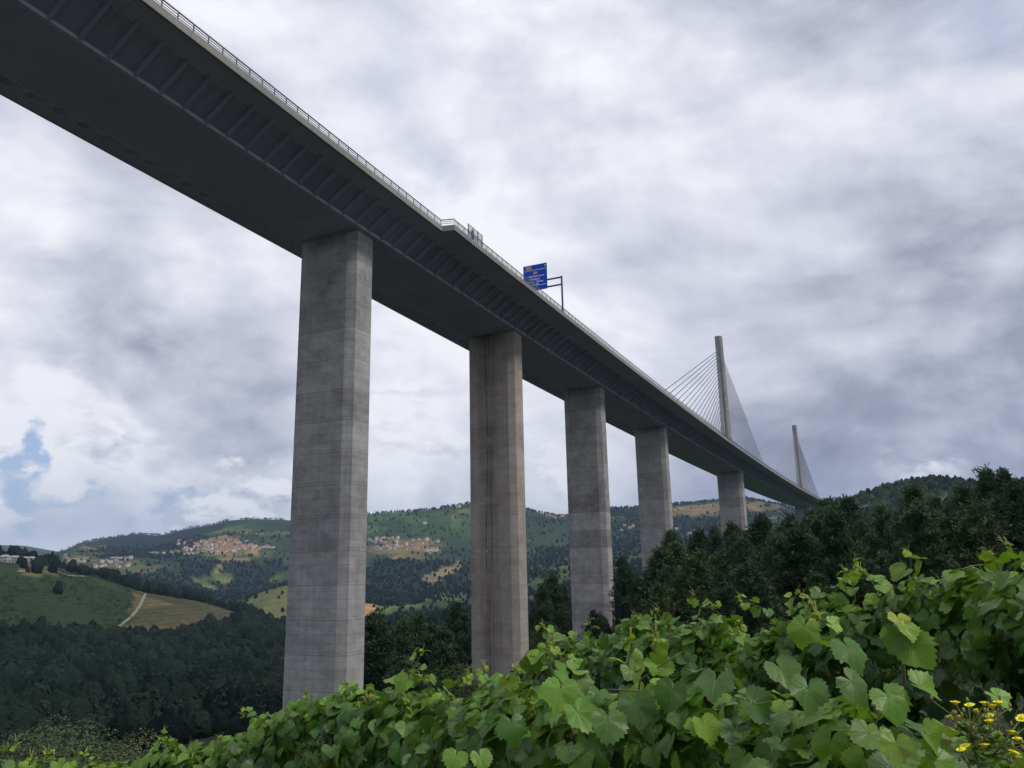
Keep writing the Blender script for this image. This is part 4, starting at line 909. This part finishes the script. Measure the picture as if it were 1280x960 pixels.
# nearer row, sweeping from close on the right away down the slope to the left
F_ = Row(spots([(1500, 905, 1.5), (1330, 885, 1.75), (1230, 876, 1.95), (1150, 858, 2.15), (1080, 832, 2.3), (1020, 818, 2.42), (950, 826, 2.55), (880, 832, 2.7), (810, 842, 2.9), (740, 866, 3.1), (690, 868, 3.4), (640, 868, 3.75), (590, 872, 4.1), (550, 866, 4.4), (500, 862, 4.7), (450, 872, 5.0), (400, 886, 5.3), (350, 904, 5.6), (300, 924, 6.0), (250, 938, 6.4), (200, 950, 6.9), (140, 962, 7.6)]) + [(-4.3, 7.6, -2.3), (-5.4, 8.7, -3.0)], .36, 1.5, 8)
F_.P[:11, 2] -= np.array([.10, .10, .11, .12, .13, .13, .12, .11, .10, .06, .03]); F_.fill(9000, .048, .08, .76)
for px, py, d, ln, n_, sz in [(512, 862, 4.5, .2, 5, .07), (492, 862, 4.6, .14, 4, .065), (545, 866, 4.4, .12, 4, .07), (565, 862, 4.3, .12, 4, .065), (440, 872, 5., .1, 4, .065), (385, 888, 5.3, .1, 4, .065), (345, 904, 5.5, .24, 6, .055), (672, 846, 3.3, .16, 5, .07), (690, 850, 3.3, .12, 4, .07), (610, 866, 3.9, .1, 4, .065), (640, 864, 3.6, .1, 4, .06), (780, 850, 2.8, .14, 5, .06), (815, 842, 2.75, .12, 5, .055), (230, 940, 6.5, .22, 6, .05), (160, 956, 7.2, .25, 7, .05), (190, 950, 6.9, .2, 5, .05), (1010, 810, 2.35, .08, 3, .08), (730, 862, 2.95, .14, 5, .06)]:
    lf = px in (345, 160, 230); F_.shoot(spot(px, py, d), (-1. if lf else random.gauss(0, .4), random.gauss(0, .2), .35 if lf else 1), ln, n_, sz)
for _ in range(70):
    q = F_.r.random() * F_.len; c = F_.at(q); F_.shoot(c + [0, -.12, -.08], (F_.r.normal() * .6, -.5 + F_.r.normal() * .3, .5), F_.r.uniform(.08, .16), 4, .06, F_.r.uniform(.6, .95))
def big(px, py, d, size_px, leaf_tone, n=(0, -.8, .6), t_=(0, 0, -1)):
    s_ = min(size_px, 72) * d / 1010 * .40; F_.lv.add(np.array(spot(px, py, d)), np.array(n, float) + F_.r.normal(size=3) * .12, np.array(t_, float) + F_.r.normal(size=3) * .12, s_, tint(leaf_tone))
for a in [(1122, 772, 2.0, 34, 1.32, (.1, -.7, .8), (-.1, -.5, -.6)), (1130, 785, 1.98, 46, 1.02, (.3, -.8, .6), (.4, -.4, -.9)), (1120, 795, 1.99, 56, .45, (-.1, -.9, .4), (-.5, -.1, -.8)), (1140, 806, 2.0, 82, .82, (-.75, -.45, .45), (.62, -.1, -.85)),
          (700, 862, 2.7, 78, .92, (-.2, -.8, .5), (-.2, -.2, -1)), (722, 890, 2.6, 76, .6, (.1, -.8, .6), (.5, -.2, -.9)), (880, 906, 2.1, 60, .85, (.1, -.8, .5), (.2, -.2, -1)), (868, 905, 2.1, 34, .95, (-.3, -.7, .6), (-.2, -.3, -.8)), (895, 850, 2.35, 82, .32, (.05, -.75, .7), (-.2, -.4, -.8)), (1060, 808, 2.2, 96, .4, (.2, -.6, .8), (.5, -.5, -.7)),
          (840, 862, 2.4, 74, .25, (-.3, -.8, .5), (-.2, 0, -1)), (940, 880, 2.1, 90, .2, (.2, -.9, .3), (.3, 0, -1)), (1010, 860, 2.1, 92, .3, (0, -.8, .5), (-.2, -.1, -1)), (1065, 852, 2.1, 88, .25, (.2, -.8, .4), (.3, 0, -1)), (975, 835, 2.3, 80, .35, (-.2, -.7, .7), (.1, -.4, -1)),
          (795, 880, 2.4, 80, .22, (-.2, -.9, .3), (.1, 0, -1)), (760, 900, 2.3, 84, .3, (.2, -.8, .5), (-.2, -.1, -1)), (640, 905, 3.0, 60, .35, (0, -.9, .4), (0, 0, -1)), (1110, 870, 1.95, 84, .5, (.2, -.7, .6), (.3, -.3, -.8)), (1150, 858, 2.0, 74, .8, (.3, -.5, .8), (.9, -.2, -.3)),
          (570, 945, 3.2, 44, .95, (-.2, -.7, .6), (-.3, -.2, -1)), (600, 945, 3.2, 46, .8, (.3, -.7, .6), (.3, -.2, -1)), (1245, 870, 1.9, 44, .95, (.1, -.6, .8), (.3, -.3, -.6)), (1120, 930, 1.7, 60, .85, (-.4, -.6, .5), (-.3, -.2, -.8)), (1160, 920, 1.75, 62, .7, (.5, -.6, .5), (.7, -.2, -.6)), (1170, 950, 1.75, 56, .85, (.3, -.6, .6), (.5, -.3, -.6))]: big(*a)
F_.canes.append(([spot(1128, 900, 2.05), spot(1130, 840, 2.03), spot(1126, 790, 2.0), spot(1121, 772, 2.0)], [.004, .0035, .0025, .0015]))
F_.canes.append(([spot(795, 890, 2.75), spot(800, 850, 2.72), spot(835, 826, 2.7), spot(852, 815, 2.7)], [.0035, .003, .0025, .0015]))
F_.canes.append(([spot(760, 862, 2.7), spot(800, 864, 2.68), spot(840, 868, 2.66)], [.003, .0025, .002]))
build_row(F_, 'nearer row of large-leaved grapevine sweeping down the slope in front of the piers')
# low vine whose tips just reach into view beside the pale trees
Cv = Row(spots([(-60, 985, 4.6), (-10, 978, 4.8), (40, 976, 5.), (80, 985, 5.2), (110, 1000, 5.4)]), .3, .9, 15)
Cv.P[:, 2] -= .12; Cv.fill(300, .05, .08, .7)
for px, py, d, dx, ln in [(-6, 957, 4.7, .6, .12), (48, 972, 4.9, .3, .12), (58, 970, 5., .8, .2), (75, 972, 5.1, 1., .2), (34, 976, 4.9, -.2, .1)]: Cv.shoot(spot(px, py, d), (dx, 0, .5), ln, 5, .06, 1.)
build_row(Cv, 'low grapevine with a few bright sprigs in front of the pale grey-green trees')

# rough grass on the ground between the rows
r3 = np.random.default_rng(44); n = 42000; d = np.sqrt(r3.uniform(.8, 13**2, n)); a = np.radians(r3.uniform(-44, 44, n)); x, y = np.sin(a) * d, np.cos(a) * d
Dn = unit(r3.normal(size=(n, 3)) * [.45, .45, .1] + [0, 0, 1]); Vv, Fq = blades(np.c_[x, y, ground(x, y) - .02], Dn, r3.uniform(.10, .34, n), r3.uniform(.008, .018, n))
obj('grass', npmesh('grass', Vv, [Fq], [leaf_mat('grass_blade', (.03, .06, .015), (.09, .13, .035), .2, (.08, .12, .02), nsc=1.5)]), kind='stuff', label='rough green grass on the ground under the vine rows', cat='grass')

# ------------------------------------------------------------------ yellow wildflowers beside the vine
M_petal = plain('yellow_petals', (.90, .87, .06), .6, .3, var=.08, scale=60.); M_disc = plain('flower_centre', (.72, .60, .02), .7, .2, scale=80.); M_bud = plain('dry_buds', (.26, .23, .10), .9, .1, scale=40.); M_gstem = plain('flower_stem', (.17, .21, .07), .8, .2, scale=20.)
wf = obj('wildflower', None, label='thin-stemmed wildflower with flat yellow blooms beside the near grapevine', cat='wildflower', loc=spot(1225, 1040, 1.42))
wl = wf.location
FL = [(685, 467), (793, 487), (905, 472), (960, 492), (1005, 467), (838, 527), (655, 570), (708, 575), (937, 567), (940, 605), (1185, 585), (1115, 690), (1150, 740), (760, 793), (730, 822), (903, 785), (1125, 840)]
stm = MB(); rf = random.Random(4)
hub = [spot(1215, 925, 1.41), spot(1240, 945, 1.40), spot(1210, 955, 1.40)]
for h in hub: stm.tube([Vector((0, 0, 0)), (h - wl) * .5 + Vector((.01, 0, .01)), h - wl], [.003, .0024, .002], 5)
for i, (a, b) in enumerate(FL):
    p = spot(1080 + a / 6, 800 + b / 6, 1.40 + rf.uniform(-.05, .04)); h = min(hub, key=lambda q: (q - p).length if q.z < p.z + .03 else 9)
    mid = (h + p) / 2 + Vector((rf.gauss(0, .008), rf.gauss(0, .008), -.008)); stm.tube([h - wl, mid - wl, p - wl], [.0016, .0012, .001], 4)
    tilt = Vector((rf.gauss(0, .22), rf.gauss(-.02, .14), 1)).normalized(); xa = tilt.cross(Vector((0, 1, .2))).normalized(); ya = tilt.cross(xa)
    fm = MB(); np_ = 13; rad = .0080 * rf.uniform(.85, 1.15)
    for k_ in range(np_):
        t0 = 2 * PI * k_ / np_ + rf.uniform(-.1, .1); e = xa * math.cos(t0) + ya * math.sin(t0); s_ = tilt.cross(e)
        fm.quad(e * .003 - s_ * .0009, e * rad * .6 - s_ * .0022, e * rad + tilt * .001, e * rad * .6 + s_ * .0022, e * .003 + s_ * .0009)
    fl = obj('flower', fm.mesh('flower', M_petal), wf, loc=p - wl)
    dm = MB(); dm.tube([tilt * -.004, tilt * -.001, tilt * .002], [.002, .0042, .003], 8); obj('flower_centre', dm.mesh('flower_centre', M_disc, smooth=True), fl)
    for _ in range(3):
        q = h.lerp(p, rf.uniform(.35, .95)) + Vector((rf.gauss(0, .014), rf.gauss(0, .014), rf.gauss(0, .01)))
        stm.tube([h.lerp(p, .4) - wl, q - wl], [.0009, .0007], 4); stm.m = 1; stm.tube([q - wl, q - wl + Vector((0, 0, .003)), q - wl + Vector((0, 0, .007))], [.0012, .0026, .0014], 6); stm.m = 0
lf = Leaves()
for _ in range(34):
    h = hub[rf.randrange(3)]; p = h.lerp(spot(1080 + rf.choice(FL)[0] / 6, 800 + rf.choice(FL)[1] / 6 + 14, 1.41), rf.uniform(.1, .8)); lf.add(np.array(p - wl), (rf.gauss(0, .4), -.3, 1), (rf.gauss(0, 1), rf.gauss(0, .6), rf.uniform(-.2, .5)), rf.uniform(.009, .018), tint(rf.uniform(.7, 1.05)))
obj('leaves', lf.mesh('leaves', 99), wf)
obj('stem', stm.mesh('stem', M_gstem, M_bud, smooth=True), wf)

# ------------------------------------------------------------------ air
t = NT('haze_air'); pv = t.n('ShaderNodeVolumePrincipled', None, Density=.00005, Anisotropy=.2); pv.inputs['Color'].default_value = (.45, .67, 1., 1)
t.out(vol=pv.outputs[0]); zmin = float(V[:, 2].min()) - 1; zmax = float(V[:, 2].max()) + 60
mb = MB(); mb.box((0, 0, (zmin + zmax) / 2), 30000, 30000, zmax - zmin); obj('haze', mb.mesh('haze', t.m), kind='stuff', label='thin blue summer haze filling the valley', cat='haze')

# ------------------------------------------------------------------ sky and light
SUN_AZ, SUN_EL = R(118), R(48)
t = NT('World', True); S.world = t.m
g = t.vec('NORMALIZE', t.n('ShaderNodeTexCoord').outputs['Generated'])
sp = t.n('ShaderNodeSeparateXYZ', None, Vector=g); X, Y, Z = sp.outputs
sky = t.n('ShaderNodeTexSky', {'sky_type': 'NISHITA', 'sun_disc': False, 'sun_elevation': SUN_EL, 'sun_rotation': SUN_AZ, 'air_density': 1., 'dust_density': .6, 'ozone_density': 1.5}).outputs[0]
den = t.math('ADD', t.math('MULTIPLY', t.math('MAXIMUM', Z, 0.), .3), .62)
pl = t.n('ShaderNodeCombineXYZ', None, X=t.math('DIVIDE', X, den), Y=t.math('DIVIDE', Y, den), Z=t.math('MULTIPLY', Z, 2.2)).outputs[0]
big_ = t.noise(t.mapping(pl, loc=(3.1, 1.7, .4)), 1.1, 3., .5, .3)
mid_ = t.noise(t.mapping(pl, loc=(7.7, 2.2, 1.1)), 1.9, 8., .54, .3)
fin_ = t.noise(t.mapping(pl, loc=(1.2, 9.4, 2.)), 7., 9., .62, .15)
def billow(off):
    q = t.vec('ADD', t.mapping(pl, loc=(7.7, 2.2, 1.1)), off); return t.noise(q, 1.9, 7., .54, .25)
emb = t.math('SUBTRACT', billow((0, 0, 0)), billow((.045, -.02, .05)))        # sun side of each billow against its far side
emb2 = t.math('SUBTRACT', fin_, t.noise(t.mapping(pl, loc=(1.2 + .014, 9.4 - .007, 2.016)), 7., 9., .62, .15))
f = t.math('ADD', t.math('SUBTRACT', t.math('MULTIPLY', big_, .95), .095), t.math('ADD', t.math('MULTIPLY', t.math('SUBTRACT', mid_, .07), .45), t.math('MULTIPLY', fin_, .10)))
f = t.math('ADD', f, t.math('ADD', t.math('MULTIPLY', emb, .6), t.math('MULTIPLY', emb2, .10)))
wn1 = t.n('ShaderNodeTexNoise', None, Scale=11., Detail=8., Roughness=.6); t.set(wn1.inputs['Vector'], t.mapping(g, (1., 1., 1.5)))
gw = t.vec('NORMALIZE', t.vec('ADD', g, t.vec('SCALE', t.vec('SUBTRACT', wn1.outputs['Color'], (.5, .5, .5)), .15)))   # ragged cloud outlines
def lobe(px, py, width, g=None):
    g = gw if g is None else g
    x, y, s_ = ray(px, py); v = Vector((x, y, s_)).normalized(); dt = t.vec('DOT_PRODUCT', g, tuple(v))
    return t.math('POWER', t.math('MAXIMUM', dt, 0.), 1. / (1 - math.cos(R(width))))
# broad darker and lighter banks of cloud
for px, py, w_, a in [(1080, 520, 9, -.12), (1180, 480, 8, -.06), (900, 200, 14, -.05), (120, 430, 7, -.09), (230, 520, 7, -.07), (330, 590, 5, -.06), (520, 590, 6, -.04), (1150, 350, 11, .07), (800, 290, 9, .11), (60, 570, 4, .12), (200, 330, 8, .04), (700, 60, 10, .03), (1000, 430, 5, .04), (300, 620, 4, .06), (520, 480, 5, .05), (40, 300, 6, .05), (150, 480, 4, -.10), (60, 440, 3, -.07), (240, 560, 3.5, -.09), (330, 560, 3, -.07), (40, 510, 2., .1), (250, 430, 4, .06), (95, 555, 2., .2), (30, 590, 1.6, .14), (130, 580, 1.6, .12), (85, 640, 1.3, .2), (110, 652, 1., .12), (200, 640, 2, .1), (170, 600, 3, .06), (350, 640, 2.5, .08), (20, 600, 2, .06), (180, 660, 4, .06), (500, 500, 4, .04), (690, 560, 4, .05), (1060, 640, 4, .03), (1160, 585, 3, .1)]:
    f = t.math('ADD', f, t.math('MULTIPLY', lobe(px, py, w_), a))
cl = t.ramp(f, [(.41, (.19, .20, .258)), (.50, (.28, .29, .365)), (.58, (.40, .41, .488)), (.67, (.535, .543, .612)), (.79, (.72, .72, .755))])
# openings where blue sky shows
op = t.math('MULTIPLY', lobe(20, 600, .8), .3)
for px, py, w_, a in [(28, 556, 1.2, .5), (50, 574, 1., .46), (0, 616, .9, .36), (30, 616, .8, .34), (60, 617, .8, .36), (90, 618, .8, .34), (120, 619, .8, .32), (200, 626, .7, .4), (222, 622, .8, .5), (246, 618, .8, .46), (268, 616, .6, .3), (150, 648, 1., .26), (20, 650, 1.2, .28)]: op = t.math('ADD', op, t.math('MULTIPLY', lobe(px, py, w_), a))
brk = t.math('SUBTRACT', .5, t.math('ADD', t.math('MULTIPLY', fin_, .6), t.math('MULTIPLY', mid_, .4)))
gap = t.ramp(t.math('ADD', op, t.math('MULTIPLY', t.math('MULTIPLY', brk, 2.0), t.math('MULTIPLY', op, 4.5, clamp=True))), [(.16, 0.), (.46, 1.)])
# small heaped clouds low over the valley
gm = t.mapping(g, (1., 1., 1.9)); cu = t.noise(gm, 10., 9., .56, .1); cu2 = t.noise(t.mapping(g, (1., 1., 1.9), (.007, -.003, .016)), 10., 9., .56, .1)
zone = None
for px, py, w_, a in [(90, 575, 2.2, 1.), (10, 570, 1.5, 1.), (160, 588, 1.8, .8), (85, 645, 1.2, 1.1), (60, 632, 1.2, .9), (125, 660, 1., .9), (290, 600, 2., .8), (330, 635, 2.2, .8), (240, 640, 1.6, .7), (10, 640, 1., .8), (520, 520, 4, .5), (1160, 590, 2.6, .6), (690, 570, 3., .5)]:
    q = t.math('MULTIPLY', lobe(px, py, w_), a); zone = q if zone is None else t.math('ADD', zone, q)
zone = t.math('MINIMUM', zone, 1.)
cum = t.math('MULTIPLY', t.ramp(t.math('ADD', cu, t.math('MULTIPLY', zone, .06)), [(.515, 0.), (.585, 1.)]), t.math('MULTIPLY', zone, 1.5, clamp=True))
cuc = t.ramp(t.math('ADD', .5, t.math('ADD', t.math('MULTIPLY', t.math('SUBTRACT', cu, cu2), 3.2), t.math('MULTIPLY', t.math('SUBTRACT', cu, .55), 1.2))), [(.25, (.36, .375, .45)), (.5, (.55, .56, .62)), (.72, (.74, .74, .76))])
skb = t.vec('SCALE', t.mix(1., sky, (.62, .82, 1.12), 'MULTIPLY'), .07)
col = t.mix(t.math('MULTIPLY', gap, .72), cl, skb)
col = t.mix(t.math('MULTIPLY', t.math('MINIMUM', t.math('ADD', t.math('ADD', lobe(548, 215, 2.6), lobe(500, 100, 3.)), t.math('MULTIPLY', lobe(1230, 20, 4.), .7)), 1.), t.ramp(mid_, [(.40, .62), (.60, 0.)])), col, (.25, .31, .48))
low = t.math('MINIMUM', t.math('ADD', t.math('ADD', lobe(40, 650, 2.2), lobe(130, 645, 2.2)), t.math('ADD', lobe(220, 640, 2.), lobe(320, 640, 1.6))), 1.)
col = t.mix(t.math('MULTIPLY', low, .6), col, t.mix(cu, (.24, .285, .40), (.46, .50, .60)))
col = t.mix(t.math('MULTIPLY', cum, .9), col, cuc)
up_ = t.math('ADD', 1., t.math('MULTIPLY', t.math('MAXIMUM', t.math('SUBTRACT', Z, .62), 0.), 1.6))        # overcast brightens to the zenith
col = t.vec('SCALE', col, up_)
bg = t.n('ShaderNodeBackground', None, Strength=1.); t.set(bg.inputs[0], col)
wo = t.n('ShaderNodeOutputWorld'); t.set(wo.inputs[0], bg.outputs[0])
sl_ = bpy.data.lights.new('sun', 'SUN'); sl_.energy = 1.5; sl_.angle = R(11); sl_.color = (1., .95, .87)
so = bpy.data.objects.new('sun', sl_); C.objects.link(so); so.location = (0, 0, 300)
dv = Vector((math.sin(SUN_AZ) * math.cos(SUN_EL), math.cos(SUN_AZ) * math.cos(SUN_EL), math.sin(SUN_EL))); so.rotation_euler = dv.to_track_quat('Z', 'Y').to_euler()

S.view_settings.view_transform = 'Standard'; S.view_settings.look = 'None'; S.view_settings.exposure = .45; S.view_settings.gamma = 1
cy_ = S.cycles; cy_.use_denoising = True
try: cy_.denoiser = 'OPENIMAGEDENOISE'
except Exception: pass
cy_.max_bounces = 6; cy_.diffuse_bounces = 3; cy_.glossy_bounces = 2; cy_.transmission_bounces = 3; cy_.volume_bounces = 0; cy_.transparent_max_bounces = 4
cy_.use_adaptive_sampling = True; cy_.adaptive_threshold = .02
